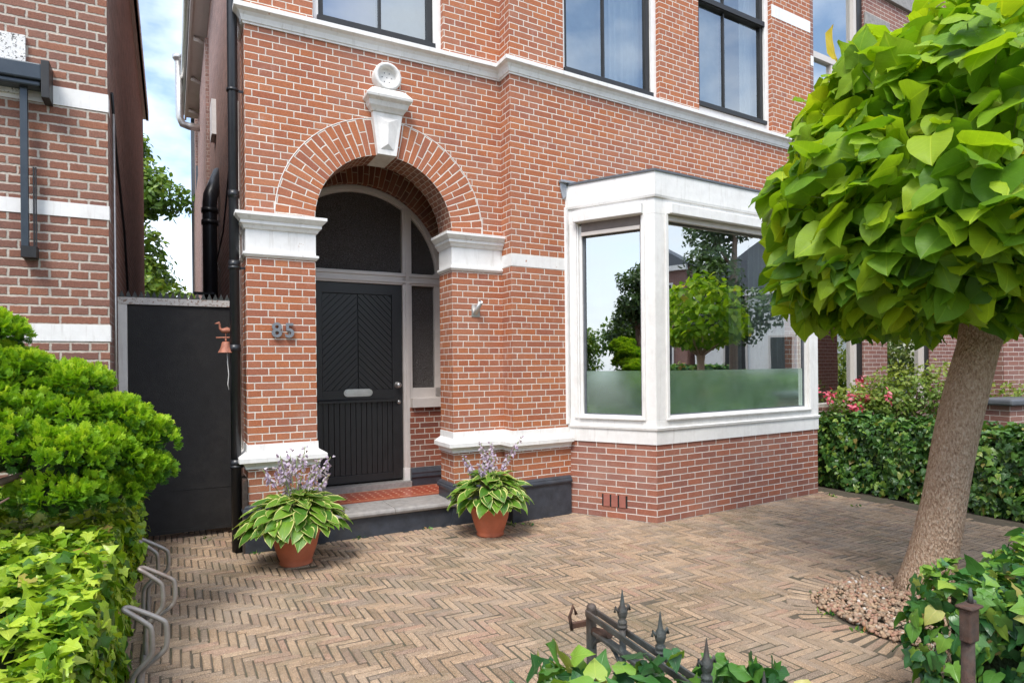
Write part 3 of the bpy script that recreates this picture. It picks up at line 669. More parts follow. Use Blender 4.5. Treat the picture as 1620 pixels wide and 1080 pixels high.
for sg in (-1, 1):
    k = -8
    while k < 26:
        z0 = 1.30 + k * .0725; g = .0055
        P = [(cu, z0 + g), (cu + sg * .45, z0 + g - .45), (cu + sg * .45, z0 + .0725 - .45), (cu, z0 + .0725)]
        if sg > 0: P = P[::-1]
        lo, hi = (.828, cu - .006) if sg < 0 else (cu + .006, 1.575)
        for f in (lambda p: p[0] - lo, lambda p: hi - p[0], lambda p: p[1] - 1.308, lambda p: 2.334 - p[1]): P = clip(P, f) if len(P) > 2 else P
        if len(P) > 2: mb.prism(A, P if sg > 0 else P, -1.04, -1.022)
        k += 1
for k in range(13):
    a = .828 + k * .0577; mb.box(A, a + .002, a + .0577 - .003, -1.04, -1.022, .402, 1.178)
mb.build('door_boards', M['black'], dr, bevel=.0018)
mb = MB(); mb.face([A.w(.775, -1.012, 1.215), A.w(1.625, -1.012, 1.215), A.w(1.625, -.975, 1.197), A.w(.775, -.975, 1.197)][::-1]); mb.box(A, .775, 1.625, -1.012, -.975, 1.175, 1.197); mb.build('weather_rail', M['black'], dr)
mb = MB()
def stadium(a, b, z0, z1, n=10):
    r = (z1 - z0) / 2; zc = (z0 + z1) / 2
    return [(b - r + r * math.cos(-math.pi / 2 + math.pi * i / n), zc + r * math.sin(-math.pi / 2 + math.pi * i / n)) for i in range(n + 1)] + [(a + r - r * math.cos(-math.pi / 2 + math.pi * i / n), zc - r * math.sin(-math.pi / 2 + math.pi * i / n)) for i in range(n + 1)]
mb.prism(A, stadium(1.042, 1.352, 1.238, 1.318), -1.013, -1.000); mb.prism(A, stadium(1.062, 1.332, 1.259, 1.297), -1.0, -.994)
mb.build('letter_box', M['steel'], dr, bevel=.002)
mb = MB(); mb.lathe(A.w(1.634, -1.012, 1.352), [(.036, 0), (.036, .006), (.012, .010), (.012, .03), (.026, .04), (.030, .055), (.022, .068), (0, .070)], 24, axis=ax); mb.build('door_knob', M['steel'], dr)
mb = MB(); mb.lathe(A.w(1.648, -1.012, 1.165), [(.022, 0), (.022, .006), (.010, .012), (0, .012)], 20, axis=ax); mb.build('lock', M['steel'], dr)
# sash windows upstairs
def sash(fr, h, zb, bars, rail=None, sill=.03, blind=None, curt=None, name='window'):
    u0, u1, z0, z1 = h; mb = MB(); dd = -.055
    mb.box(fr, u0, u0 + .055, -.16, dd, z0, z1); mb.box(fr, u1 - .075, u1, -.16, dd, z0, z1); mb.box(fr, u0 + .055, u1 - .075, -.16, dd, z0, zb)
    f = mb.build(name, M['white'], house, bevel=.003)
    a, b = u0 + .055, u1 - .075; s_ = MB(); d0, d1 = -.15, -.085; d0u, d1u = -.12, -.06
    s_.box(fr, a, a + .05, d0, d1, zb, z1); s_.box(fr, b - .055, b, d0, d1, zb, z1); s_.box(fr, a + .05, b - .055, d0, d1, zb, zb + .07); s_.box(fr, a - .01, b + .01, d1, -.03, zb - .02, zb + .03)
    for bu in bars: s_.box(fr, bu - .012, bu + .012, d0 + .01, d1 - .01, zb + .07, z1)
    if rail: s_.box(fr, a + .05, b - .055, d0, d1 + .02, rail, rail + .06); s_.box(fr, a, b, d0u, d1u + .012, rail + .01, rail + .075)
    s_.build('sash', M['black'], f, bevel=.002)
    g = MB(); g.rect(fr, a + .04, b - .04, zb + .05, z1, -.115); g.build('pane', M['glass_up'], f)
    r_ = MB(); r_.rect(fr, a - .3, b + .3, zb - .2, z1 + .2, -2.2); r_.side(fr, a - .3, -2.2, -.17, zb - .2, z1 + .2); r_.side(fr, b + .3, -.17, -2.2, zb - .2, z1 + .2); r_.flat(fr, a - .3, b + .3, -2.2, -.17, z1 + .2); r_.flat(fr, a - .3, b + .3, -2.2, -.17, zb - .2)
    r_.build('room', M['room'], f)
    for (b0, b1, m) in (blind or []): q = MB(); q.rect(fr, b0, b1, zb, z1, -.20); q.build('blind', M[m], f)
    for (c0, c1) in (curt or []): q = MB(); wavy(q, fr, c0, c1, zb, z1, -.24, .02, .09); q.build('curtain', M['curtain'], f)
    return f
def wavy(mb, fr, u0, u1, z0, z1, d, amp, per, jit=.3):
    n = max(8, int((u1 - u0) / per * 8)); us = [u0 + (u1 - u0) * i / n for i in range(n + 1)]; ph = random.random() * 6
    P = [(u, d + amp * math.sin(2 * math.pi * u / per + ph + jit * math.sin(u * 9)) + amp * .4 * math.sin(u * 31)) for u in us]
    for a, b in zip(P, P[1:]): mb.face([fr.w(a[0], a[1], z0), fr.w(b[0], b[1], z0), fr.w(b[0], b[1], z1), fr.w(a[0], a[1], z1)], None, 0, True)
sash(A, HA, 4.665, [1.20], blind=[(.60, 1.19, 'lilac'), (1.21, 1.80, 'greyblind')])
sash(B, H2, 4.67, [1.29], rail=None, blind=[(.6, 1.45, 'greyblind')], curt=[(1.45, 2.05)])
sash(B, H3, 4.74, [3.27], rail=6.02, curt=[(3.72, 4.1)], blind=[(2.6, 3.3, 'greyblind')])
# ------------------------------------------------------------------ BAY WINDOW
bayp = MB(); rt = 2.62
pc = [FB.w(0, 0)[:2], FB.w(rt, 0)[:2]]; P0 = LB.w(0, 0)[:2]; P00 = B.w(.70, -.02)[:2]
PR = B.w(4.18, 0)[:2]
def bay_path(off=0): return [P00, P0, pc[0], pc[1], PR]
bw = MB(); L = 0; bp = bay_path()
for a, b in zip(bp, bp[1:]):
    l = math.hypot(b[0] - a[0], b[1] - a[1]); bw.face([(a[0], a[1], 0), (b[0], b[1], 0), (b[0], b[1], .775), (a[0], a[1], .775)], [(L, 0), (L + l, 0), (L + l, .775), (L, .775)]); L += l
bay = bw.build('bay_window', M['brick_bay'], house); tag(bay, 'white timber bay window on a brick base')
BZ = .765
mb = MB(); mb.mould(bp, [(0, BZ), (.012, BZ), (.012, .900), (.026, .906), (.030, .928), (.012, .936), (0, .936)]); mb.build('bay_sill', M['white'], bay)
mb = MB(); mb.mould(bp, [(-.05, 3.18), (.020, 3.18), (.026, 3.20), (.026, 3.425), (-.05, 3.425)]); mb.build('fascia', M['white'], bay)
mb = MB(); mb.mould(bp, [(-.3, 3.425), (.038, 3.425), (.038, 3.447), (-.3, 3.455)]); 
mb.face([(p[0], p[1], 3.45) for p in bp] + [B.w(4.2, -.02, 3.45), B.w(.65, -.02, 3.45)]); mb.build('bay_roof', M['slate'], bay)
mb = MB(); mb.mould([bp[0], bp[1], pc[0], pc[1], PR], [(-.06, 3.02), (.004, 3.02), (.004, 3.18), (-.06, 3.18)])
mb.mould([bp[0], bp[1], pc[0], pc[1], PR], [(-.08, .936), (.004, .936), (.004, 1.000), (-.08, 1.000)])
# posts
def post(fr, a, b, z0=1.0, z1=3.02, d0=-.10, d1=.004): mb.box(fr, a, b, d0, d1, z0, z1)
post(LB, .0, .105); post(LB, .80, .924); post(FB, 0, .145, d1=.0035); post(FB, 2.47, 2.62)
mb.box(LB, -.10, -.003, -.10, .035, .936, 3.40); mb.box(LB, -.045, -.005, .035, .050, .936, 3.2)
mb.box(FB, 2.60, 2.66, -.1, -.01, .936, 3.2)
# side panels flanking (raised guides)
for fr, a in ((LB, .055), (LB, .790), (FB, .135), (FB, 2.455)): mb.box(fr, a, a + .035, .004, .020, 1.0, 3.02)
for fr, a, b in ((LB, .105, .80), (FB, .145, 2.47)):
    mb.box(fr, a, b, -.09, -.01, 1.0, 1.04); mb.box(fr, a, b, -.05, .03, 1.0, 1.018)
    mb.box(fr, a, a + .03, -.09, -.02, 1.04, 3.0); mb.box(fr, b - .03, b, -.09, -.02, 1.04, 3.0)
mb.build('bay_frame', M['white'], bay, bevel=.003)
mb = MB(); mb.box(LB, .075, .815, .004, .075, 3.025, 3.13); mb.build('shutter_box', M['white'], bay, bevel=.006)
mb = MB(); mb.box(FB, .155, 2.46, .004, .075, 3.025, 3.125); mb.build('shutter_box', M['white'], bay, bevel=.006)
mb = MB(); mb.box(LB, .135, .775, -.02, -.008, 2.93, 3.03); mb.build('roller_screen', plain('taupe_screen', (.20, .17, .155), .8), bay)
mb = MB(); mb.box(LB, .135, .775, -.025, .005, 2.885, 2.925); mb.box(FB, .18, 2.44, -.03, .012, 2.965, 3.02); mb.build('screen_bar', M['cream'], bay, bevel=.004)
mb = MB(); 
for fr, a, b, z1 in ((LB, .135, .77, 2.90), (FB, .175, 2.44, 3.0)):
    w_ = .022
    mb.box(fr, a, a + w_, -.075, -.045, 1.04, z1); mb.box(fr, b - w_ * .6, b, -.075, -.045, 1.04, z1); mb.box(fr, a + w_, b - w_, -.075, -.05, 1.04, 1.052)
mb.build('glazing_seal', M['slate'], bay)
mb = MB(); mb.rect(LB, .13, .785, 1.03, 3.0, -.062); mb.build('pane', M['glass'], bay)
mb = MB(); mb.rect(FB, .17, 2.45, 1.03, 3.02, -.062); mb.build('pane', M['glass'], bay)
mb = MB(); mb.rect(LB, .158, .76, 1.052, 1.488, -.056); mb.build('frosted_film', M['film'], bay)
mb = MB(); mb.rect(FB, .197, 2.425, 1.052, 1.487, -.056); mb.build('frosted_film', M['film'], bay)
# lead flashing at the wall
mb = MB(); pts = [(.595, 3.47), (.70, 3.46), (.76, 3.47), (.72, 3.42), (.66, 3.30), (.63, 3.28), (.60, 3.38)]
mb.prism(B, [(a, z) for a, z in pts], .002, .018); mb.box(B, .585, .78, 0, .05, 3.448, 3.475); mb.build('lead_flashing', M['lead'], bay, bevel=.004)
# air bricks
mb = MB()
for k in range(4): a = .345 + k * .085; mb.box(LB, a, a + .018, -.01, .003, .115, .238)
mb.build('air_slot', M['black'], bay)
mb = MB()
for k in range(3): a = .363 + k * .085; mb.box(LB, a, a + .067, -.01, .008, .118, .235)
mb.build('air_brick', plain('plain_air_brick', (.33, .12, .09), .8, bumps=.4), bay)
# interior room
mb = MB()
r0, r1, dd = .2, 4.6, -4.2
mb.rect(B, r0, r1, .45, 3.2, dd); mb.side(B, r0, dd, -.12, .45, 3.2); mb.side(B, r1, -.12, dd, .45, 3.2)
bp2 = [B.w(r0, dd)[:2], B.w(r0, -.1)[:2], LB.w(.08, -.12)[:2], LB.w(.86, -.12)[:2], FB.w(.12, -.12)[:2], FB.w(2.5, -.12)[:2], B.w(4.1, -.1)[:2], B.w(r1, -.1)[:2], B.w(r1, dd)[:2]]
mb.face([(x, y, .47) for x, y in bp2]); mb.face([(x, y, 3.17) for x, y in reversed(bp2)])
mb.rect(B, r0, .75, .45, 3.2, -.12); mb.rect(B, 3.7, r1, .45, 3.2, -.12); mb.build('room', M['room'], house)
cw = MB(); wavy(cw, FB, 1.72, 2.40, .6, 3.1, -.28, .02, .085); cw.build('curtain', M['curtain'], bay)
cw = MB(); wavy(cw, FB, 1.42, 1.62, .6, 3.1, -.30, .018, .07); cw.build('curtain', M['curtain'], bay)
cw = MB(); cw.box(FB, .15, 2.45, -.34, -.32, 2.75, 3.1); cw.build('roller_blind', M['curtain'], bay)
# drainpipe and pipes
mb = MB(); pu, pd = -.085, -.085
mb.tube([A.w(pu, pd, 0), A.w(pu, pd, 4.9), A.w(pu, pd, 9)], .040, 18)
for z in (1.72, 2.43, 3.02, .75): mb.tube([A.w(pu, pd, z - .03), A.w(pu, pd, z + .03)], .0455, 18)
dp = mb.build('drainpipe', M['blackpipe'], house)
for z in (2.40, .72, 3.9): 
    mb = MB(); mb.box(A, pu + .03, .0, pd - .006, pd + .006, z - .01, z + .01); mb.tube([A.w(pu, pd, z - .012), A.w(pu, pd, z + .012)], .049, 18); mb.build('clamp', M['blackpipe'], dp)
mb = MB(); mb.tube([A.w(-.025, -.30, .2), A.w(-.025, -.30, 3.9)], .010, 8); mb.build('conduit', M['steel'], house)
mb = MB(); sx, sd = -.095, -3.6; mb.tube([A.w(sx, sd, 0), A.w(sx, sd, 3.75), A.w(sx + .01, sd, 3.86), A.w(.05, sd - .25, 4.25)], .090, 18)
for z in (3.50, 3.66): mb.tube([A.w(sx, sd, z - .03), A.w(sx, sd, z + .03)], .105, 18)
mb.build('soil_pipe', M['blackpipe'], house)
mb = MB(); q = [A.w(.03, -9.0, 6.6)] + [A.w(-.33 + .09 * math.cos(a) - .09 + .09, -9.0, 6.72 + .12 * math.sin(a) - .0) for a in ()] + [A.w(-.20, -9, 6.6), A.w(-.32, -9, 6.63), A.w(-.37, -9, 6.75), A.w(-.38, -9, 7.9)]
mb.tube(q, .075, 14); mb.lathe(A.w(-.38, -9, 7.9), [(.075, 0), (.11, .05), (.12, .06), (.12, .12), (.0, .13)], 16); mb.build('flue_pipe', M['steel'], house)
# small alley window with white reveal, cables
mb = MB(); mb.box(A, -.03, .03, -4.6, -4.2, 4.9, 5.4); mb.build('alley_window', M['white'], house)
mb = MB(); mb.tube([A.w(-.01, -1.4, 3.7), A.w(-.015, -2.4, 3.15), A.w(-.015, -4.5, 2.9), A.w(-.015, -8, 2.75)], .010, 6); mb.build('cable', M['blackpipe'], house)

# accessories on the main house
cur = bpy.data.curves.new('digit', 'FONT')
nb = thing('house_number', A.w(.28, 0, 1.865), 'grey metal number 85 fixed to the left brick pillar', 'house number')
def add_text(name, body, size, fr, u, d, z, mat, parent, depth=.008):
    c = bpy.data.curves.new(name, 'FONT'); c.body = body; c.size = size; c.extrude = depth / 2; c.align_x = 'CENTER'; c.align_y = 'CENTER'; c.offset = .0035
    o = bpy.data.objects.new(name, c); COL.objects.link(o); dg = bpy.context.evaluated_depsgraph_get(); me = bpy.data.meshes.new_from_object(o.evaluated_get(dg)); bpy.data.objects.remove(o)
    o = bpy.data.objects.new(name, me); COL.objects.link(o); me.materials.clear(); me.materials.append(mat)
    o.parent = parent; o.rotation_euler = (math.pi / 2, 0, R(fr.deg)); o.location = Vector(fr.w(u, d, z)) - root_loc(parent); return o
numm = plain('grey_number_paint', (.20, .215, .235), .4, metal=.3)
add_text('digit', '8', .172, A, .235, .022, 1.868, numm, nb, .022); add_text('digit', '5', .172, A, .340, .022, 1.866, numm, nb, .022)
fl = thing('flagpole_holder', A.w(2.12, 0, 2.09), 'small grey metal flagpole holder on the right porch pillar', 'flag holder')
mb = MB(); mb.box(A, 2.075, 2.165, .001, .007, 2.04, 2.16); mb.build('back_plate', M['steel'], fl, bevel=.002)
mb = MB(); p0 = Vector(A.w(2.115, .0, 2.075)); dirv = (n3 * .75 + z3 * .8 + u3 * .12).normalized(); X = dirv.orthogonal().normalized(); Y = dirv.cross(X)
mb.lathe(tuple(p0), [(.024, 0), (.024, .15), (.019, .15), (.019, .03)], 18, axis=(X, Y, dirv)); mb.build('socket_tube', M['steel'], fl)
# bell
bl = thing('door_bell', A.w(-.16, -.10, 1.70), 'rusty orange iron bell with a bird on top, beside the black drainpipe', 'bell')
mb = MB(); mb.lathe(A.w(-.155, -.10, 1.683), [(.064, 0), (.060, .006), (.048, .03), (.038, .055), (.034, .08), (.026, .092), (0, .094)], 20)
mb.build('bell_body', M['bell'], bl)
bu, bd_ = -.155, -.10
mb = MB(); mb.tube([A.w(bu, bd_, 1.775), A.w(bu, bd_, 1.80)], .008, 8); mb.tube([A.w(-.04, bd_, 1.812), A.w(bu - .075, bd_, 1.808)], .007, 8); mb.build('bracket_arm', M['bell'], bl)
mb = MB(); mb.tube([A.w(bu + .085, bd_, 1.842), A.w(bu + .05, bd_, 1.865), A.w(bu + .01, bd_, 1.873), A.w(bu - .025, bd_, 1.868), A.w(bu - .045, bd_, 1.885), A.w(bu - .045, bd_, 1.915), A.w(bu - .05, bd_, 1.932), A.w(bu - .085, bd_, 1.925)], .02, 10, rs=[.004, .016, .026, .020, .010, .009, .013, .002])
mb.tube([A.w(bu, bd_, 1.85), A.w(bu, bd_, 1.812)], .005, 6); mb.build('bird', M['bell'], bl)
mb = MB(); mb.tube([A.w(bu + .01, bd_, 1.69), A.w(bu + .012, bd_, 1.60), A.w(bu + .02, bd_, 1.50), A.w(bu + .012, bd_, 1.42), A.w(bu + .02, bd_, 1.37)], .0035, 6); mb.build('pull_cord', M['stone'], bl)
# floodlight in the alley
mb = MB(); f2 = thing('wall_light', A.w(-.15, -3.4, 2.45), 'small black floodlight on the alley wall above the gate', 'lamp')
mb.box(A, -.30, -.06, -3.5, -3.38, 2.52, 2.55); mb.build('lamp_housing', M['black'], f2); mb = MB(); mb.tube([A.w(.03, -3.45, 2.40), A.w(-.08, -3.45, 2.45), A.w(-.12, -3.45, 2.52)], .014, 8); mb.build('arm', M['bell'], f2)
# corrugated rusty strip standing beside the pillar
mb = MB(); mb.box(A, -.045, -.006, -.36, .02, .0, .62); tag(mb.build('rusty_plate', M['rust'], loc=A.w(-.03, -.1, 0), bevel=.004), 'rusty iron plate standing against the side of the left pillar', 'iron plate')

# ------------------------------------------------------------------ side gate
sg = thing('side_gate', A.w(-.53, -.8, 0), 'tall flat black alley gate with white post and spiked top rail', 'gate')
GD = -.80
mb = MB(); mb.box(A, -.900, -.03, GD - .03, GD, .055, 2.125); mb.build('gate_panel', M['gate'], sg, bevel=.002)
mb = MB(); mb.box(A, -.90, -.03, GD, GD + .004, .055, .085); mb.box(A, -.90, -.03, GD, GD + .003, .44, .444); mb.build('bottom_strip', M['gate'], sg)
mb = MB(); mb.box(A, -.972, -.902, GD - .05, GD + .015, .0, 2.165); mb.build('gate_post', M['white'], sg, bevel=.003)
mb = MB(); mb.box(A, -.972, -.02, GD - .05, GD + .02, 2.128, 2.188); mb.build('top_rail', plain('peeling_grey_white_rail', (.62, .60, .57), .6, chips=((.30, .2, .15), .56, 40)), sg)
mb = MB(); k = -.968
while k < -.04: mb.prism(A, [(k, 2.188), (k + .050, 2.188), (k + .025, 2.252)], GD - .02, GD - .014); k += .050
mb.build('spike_strip', M['iron'], sg)

# ------------------------------------------------------------------ neighbour left
nbh = thing('neighbour_house', A.w(-2.5, 0), 'dark red rough brick house with white painted bands at the left edge', 'house')
mb = MB(); NU = -.975
mb.rect(A, -9, NU, 0, 7.5); 
mb.build('wall', M['brick_nb'], nbh)
mb = MB(); mb.side(A, NU, 0, -7.3, 0, 6.1); mb.rect(A, NU, -6, 0, 6.1, -7.3); mb.build('side_wall', M['brick_side'], nbh)
for z0, z1 in ((3.52, 3.655), (2.695, 2.80), (1.765, 1.89)):
    mb = MB(); mb.mould([A.w(-9, 0)[:2], A.w(NU, 0)[:2], A.w(NU, -.12)[:2]], [(0, z0), (.006, z0), (.006, z1), (0, z1)]); mb.build('painted_band', M['white_chip'], nbh)
mb = MB(); mb.box(A, NU - .2, -.90, -7.4, .2, 6.05, 6.12); mb.box(A, -.93, -.89, -7.45, .2, 6.05, 6.22); mb.build('eaves', M['cream'], nbh)
mb = MB(); mb.tube([A.w(NU + .022, -.25, .1), A.w(NU + .022, -.25, 3.6)], .011, 8); mb.build('conduit', M['steel'], nbh)
mb = MB(); mb.tube([A.w(NU + .015, -.2, 3.75), A.w(NU + .015, -.6, 3.4), A.w(NU + .015, -1.6, 2.9), A.w(NU + .015, -2.2, 2.2), A.w(NU + .015, -3.2, 1.9), A.w(NU + .015, -5.4, 1.8)], .012, 6); mb.build('cable', M['blackpipe'], nbh)
mb = MB(); mb.box(A, -1.95, -1.475, .002, .03, 3.55, 3.98); mb.build('ornamental_block', plain('pitted_white_stone', (.75, .74, .72), .7, chips=((.05, .05, .05), .56, 60)), nbh)
mb = MB(); mb.rect(A, -9, NU, 7.5, 7.5 + .01); mb.flat(A, -9, NU, -7.3, 0, 6.11); mb.build('roof', M['slate'], nbh)
scr = thing('window_awning', A.w(-1.6, .1, 3.6), 'dark grey awning cassette with guide bar on the dark red brick wall', 'awning')
mb = MB(); mb.box(A, -3.4, -1.36, .03, .17, 3.62, 3.74); mb.prism(A, [(-3.4, 3.58), (-1.37, 3.58), (-1.37, 3.62), (-3.4, 3.62)], .03, .15); mb.build('cassette', M['screen'], scr, bevel=.012)
mb = MB(); mb.box(A, -1.365, -1.315, .0, .17, 3.50, 3.77); mb.build('bracket', M['black'], scr, bevel=.004)
mb = MB(); mb.box(A, -1.50, -1.455, .06, .10, 2.40, 3.6); mb.build('guide_bar', M['screen'], scr, bevel=.004)
mb = MB(); mb.box(A, -1.432, -1.422, .06, .075, 2.42, 3.02); mb.box(A, -1.418, -1.410, .06, .075, 2.42, 3.02); mb.box(A, -1.50, -1.41, .0, .11, 2.36, 2.44); mb.build('slide_rail', M['black'], scr)

# ------------------------------------------------------------------ house C beyond (right)
hc = thing('brick_house', B.w(7, 0), 'purple-brown brick house beyond the tree with dark sash windows', 'house')
HC = [(5.02, 6.22, .92, 2.95), (6.86, 8.2, .92, 2.95), (5.02, 6.30, 4.75, 7.3), (6.98, 8.4, 4.75, 6.45), (9.4, 10.1, 0, 2.6)]
mb = MB(); wall_open(mb, B, 4.955, 17, 0, 9, HC[:2] + HC[2:4] + HC[4:], .14)
mb.build('wall', M['brick_c'], hc)
mb = MB(); mb.rect(B, 4.955, 17, 9, 9.01); mb.flat(B, 4.95, 17, -8, 0, 9); mb.rect(B, 17, 4.95, 0, 9, -8); mb.side(B, 17, -8, 0, 0, 9); mb.build('roof', M['slate'], hc)
for i, h in enumerate(HC[:4]):
    mb = MB(); u0, u1, z0, z1 = h
    up = i >= 2; tr_ = 5.90 if up else 2.33
    mb.box(B, u0, u1, -.14, -.02, z0 - .04, z0 + .05); mb.box(B, u0, u0 + .06, -.14, -.05, z0, z1); mb.box(B, u1 - .20, u1 - .13, -.13, -.04, z0, z1)
    mb.box(B, u0, u1 - .2, -.13, -.05, tr_, tr_ + .09); 
    if up: mb.box(B, (u0 + u1) / 2 - .12, (u0 + u1) / 2 - .08, -.13, -.06, z0, tr_)
    w_ = mb.build('window', M['cream'], hc, bevel=.003)
    mb = MB(); mb.box(B, u1 - .13, u1, -.14, -.03, z0 + .05, z1); mb.box(B, u0, u1, -.14, -.03, z1 - .09, z1); mb.build('dark_frame', M['black'], w_)
    mb = MB(); mb.rect(B, u0 + .05, u1 - .18, z0 + .04, z1 - .05, -.10); mb.build('pane', M['glass_c'], w_)
    mb = MB(); 
    if up: mb.rect(B, u0, u1, z0, z1, -.22)
    else: mb.rect(B, u0 - .1, u1 + .1, z0 - .2, z1 + .2, -2.)
    mb.build('blind' if up else 'room', M['curtain'] if up else M['room'], w_)
    if i == 1:
        q = MB(); wavy(q, B, u0 + .55, u1 - .15, z0, z1, -.3, .02, .1); q.build('curtain', M['curtain'], w_)
mb = MB(); mb.box(B, 6.3, 6.98, 0, .03, 6.45, 6.85); mb.box(B, 6.98, 9, -.05, .04, 6.45, 6.75); mb.box(B, 6.3, 12, .0, .05, 7.2, 7.4); mb.build('lintel', M['bluestone'], hc, bevel=.006)
mb = MB(); mb.mould([B.w(4.955, 0)[:2], B.w(5.02, 0)[:2]], [(0, 5.72), (.004, 5.72), (.004, 5.86), (0, 5.86)]); mb.build('painted_band', M['white'], hc)
mb = MB(); pass
t = NT('white_tile_blue_star'); u, v, _ = t.xyz(t.uv()); a_, fu, fv = dots(t, u, v, .15, 0, .1, .34); ring = t.math('SUBTRACT', a_, t.math('LESS_THAN', t.math('ADD', t.math('ABSOLUTE', fu), t.math('ABSOLUTE', fv)), .2))
cx_ = t.math('LESS_THAN', t.math('MINIMUM', t.math('ABSOLUTE', fu), t.math('ABSOLUTE', fv)), .04); sel = t.math('MULTIPLY', a_, t.math('MAXIMUM', ring, cx_))
sel = t.math('MULTIPLY', sel, t.math('GREATER_THAN', t.math('FRACT', t.math('DIVIDE', v, .3)), .5))
tile = t.done(t.bsdf(t.mix(sel, (.72, .72, .68), (.07, .11, .18)), .25))
mb = MB(); mb.box(B, 10.18, 10.85, .0, .05, 1.5, 2.7); mb.build('tile_panel', tile, hc)
cream_t = tile
mb = MB(); mb.rect(B, 9.3, 10.2, 0, 2.6, -.6); mb.build('porch_recess', M['black'], hc)
mb = MB()
for k, z in enumerate((.62, 1.0, 1.42)): mb.box(B, 10.2, 10.8, .02, .06, z, z + .30)
mb.build('stained_glass_panel', plain('amber_panel', (.30, .12, .03), .4, chips=((.6, .5, .2), .6, 25)), hc)
# garden pier
pr = thing('garden_pier', (5.42, 7.1, 0), 'low purple-brown brick garden pier with blue-grey cap behind the hedge', 'garden wall')
PF = Fr((5.55, 7.05), 20)
mb = MB(); mb.box(PF, 0, 1.2, -.35, 0, 0, 1.05); mb.build('pier', M['brick_c'], pr)
mb = MB(); mb.box(PF, -.06, 1.3, -.41, .06, 1.05, 1.12); mb.build('cap', M['slate'], pr, bevel=.02)
mb = MB(); mb.box(PF, 1.42, 2.6, -1.5, -.95, 0, 2.9); tag(mb.build('brick_pillar', M['brick_c'], loc=PF.w(2, -1.2, 0)), 'tall purple-brown brick pillar right of the tree trunk', 'pillar')

# ------------------------------------------------------------------ VEGETATION
def on_box(fr, u0, u1, d0, d1, z0, z1, N, faces):
    """random points on faces of a hedge box; returns pos, normal"""
    P = []; Nn = []
    ar = {'top': (u1 - u0) * (d1 - d0), 'front': (u1 - u0) * (z1 - z0), 'back': (u1 - u0) * (z1 - z0), 'right': (d1 - d0) * (z1 - z0), 'left': (d1 - d0) * (z1 - z0)}
    tot = sum(ar[f] for f in faces); U = np.array([fr.u[0], fr.u[1], 0]); Nv = np.array([fr.n[0], fr.n[1], 0]); Zv = np.array([0, 0, 1.]); O = np.array([fr.o[0], fr.o[1], 0])
    for f in faces:
        n = int(N * ar[f] / tot); a = RNG.random(n); b = RNG.random(n)
        if f == 'top': u = u0 + a * (u1 - u0); d = d0 + b * (d1 - d0); z = np.full(n, z1); nn = Zv
        elif f in ('front', 'back'): u = u0 + a * (u1 - u0); z = z0 + b * (z1 - z0); d = np.full(n, d1 if f == 'front' else d0); nn = Nv if f == 'front' else -Nv
        else: d = d0 + a * (d1 - d0); z = z0 + b * (z1 - z0); u = np.full(n, u1 if f == 'right' else u0); nn = U if f == 'right' else -U
        lump = .06 * np.sin(u * 7.1 + d * 3.3) * np.sin(d * 6.7 + z * 4.1) + .03 * np.sin(u * 17 + z * 13 + d * 11)
        dep = lump + RNG.normal(0, .018, n) - np.abs(RNG.normal(0, .03, n))
        # round the corners
        p = O + u[:, None] * U + d[:, None] * Nv + z[:, None] * Zv + dep[:, None] * nn
        P.append(p); Nn.append(np.tile(nn, (n, 1)))
    return np.concatenate(P), np.concatenate(Nn)
def hedge(name, fr, u0, u1, d0, d1, z0, z1, N, size, mat, label, cat, faces, core=True, jit=.45, corem=None):
    root = thing(name, fr.w((u0 + u1) / 2, (d0 + d1) / 2, 0), label, cat)
    P, Nn = on_box(fr, u0, u1, d0, d1, z0, z1, N, faces)
    down = np.tile(np.array([0, 0, -1.]), (len(P), 1)) + Nn * .35
    top = Nn[:, 2] > .5; rr = unit(RNG.normal(0, 1, (len(P), 3))); down[top] = rr[top]
    Nl = unit(Nn + np.array([0, 0, .55])); X, Y, Z = basis(Nl, down, jit, .55)
    sc = size * (.55 + .8 * RNG.random(len(P)))
    scatter('foliage', IVY, P, X, Y, Z, sc, mat, root)
    if core:
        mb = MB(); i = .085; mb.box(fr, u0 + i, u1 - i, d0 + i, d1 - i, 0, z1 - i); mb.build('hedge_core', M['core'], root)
    return root
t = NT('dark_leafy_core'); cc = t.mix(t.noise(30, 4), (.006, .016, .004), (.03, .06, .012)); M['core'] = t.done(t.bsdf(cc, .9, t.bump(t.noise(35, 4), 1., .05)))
hl = hedge('ivy_hedge', A, -2.0, -.84, -.55, 5.05, 0, .70, 23000, .058, M['ivy_bright'], 'bright yellow-green ivy hedge along the left side by the bike rack', 'hedge', ('top', 'right', 'front'))
hr = Fr((3.93, 8.11), -61.84)
hedge('ivy_hedge', hr, -.9, 4.8, -.6, 0, 0, .84, 15000, .062, M['ivy_dark'], 'dark green clipped ivy hedge between the bay window and the tree', 'hedge', ('top', 'front', 'left'))
hedge('ivy_hedge', A, 2.27, 5.2, 4.16, 4.85, 0, .63, 6500, .066, M['ivy_mix'], 'low ivy hedge with rusty gate post at the lower right corner', 'hedge', ('top', 'front', 'left', 'back'))
hedge('ivy_clump', W0, .06, .60, -1.48, -1.08, 0, .865, 1700, .058, M['ivy_mix'], 'ivy clump with browned leaves growing over the iron gate leaf', 'ivy', ('top', 'front', 'left', 'right', 'back'), jit=.7)

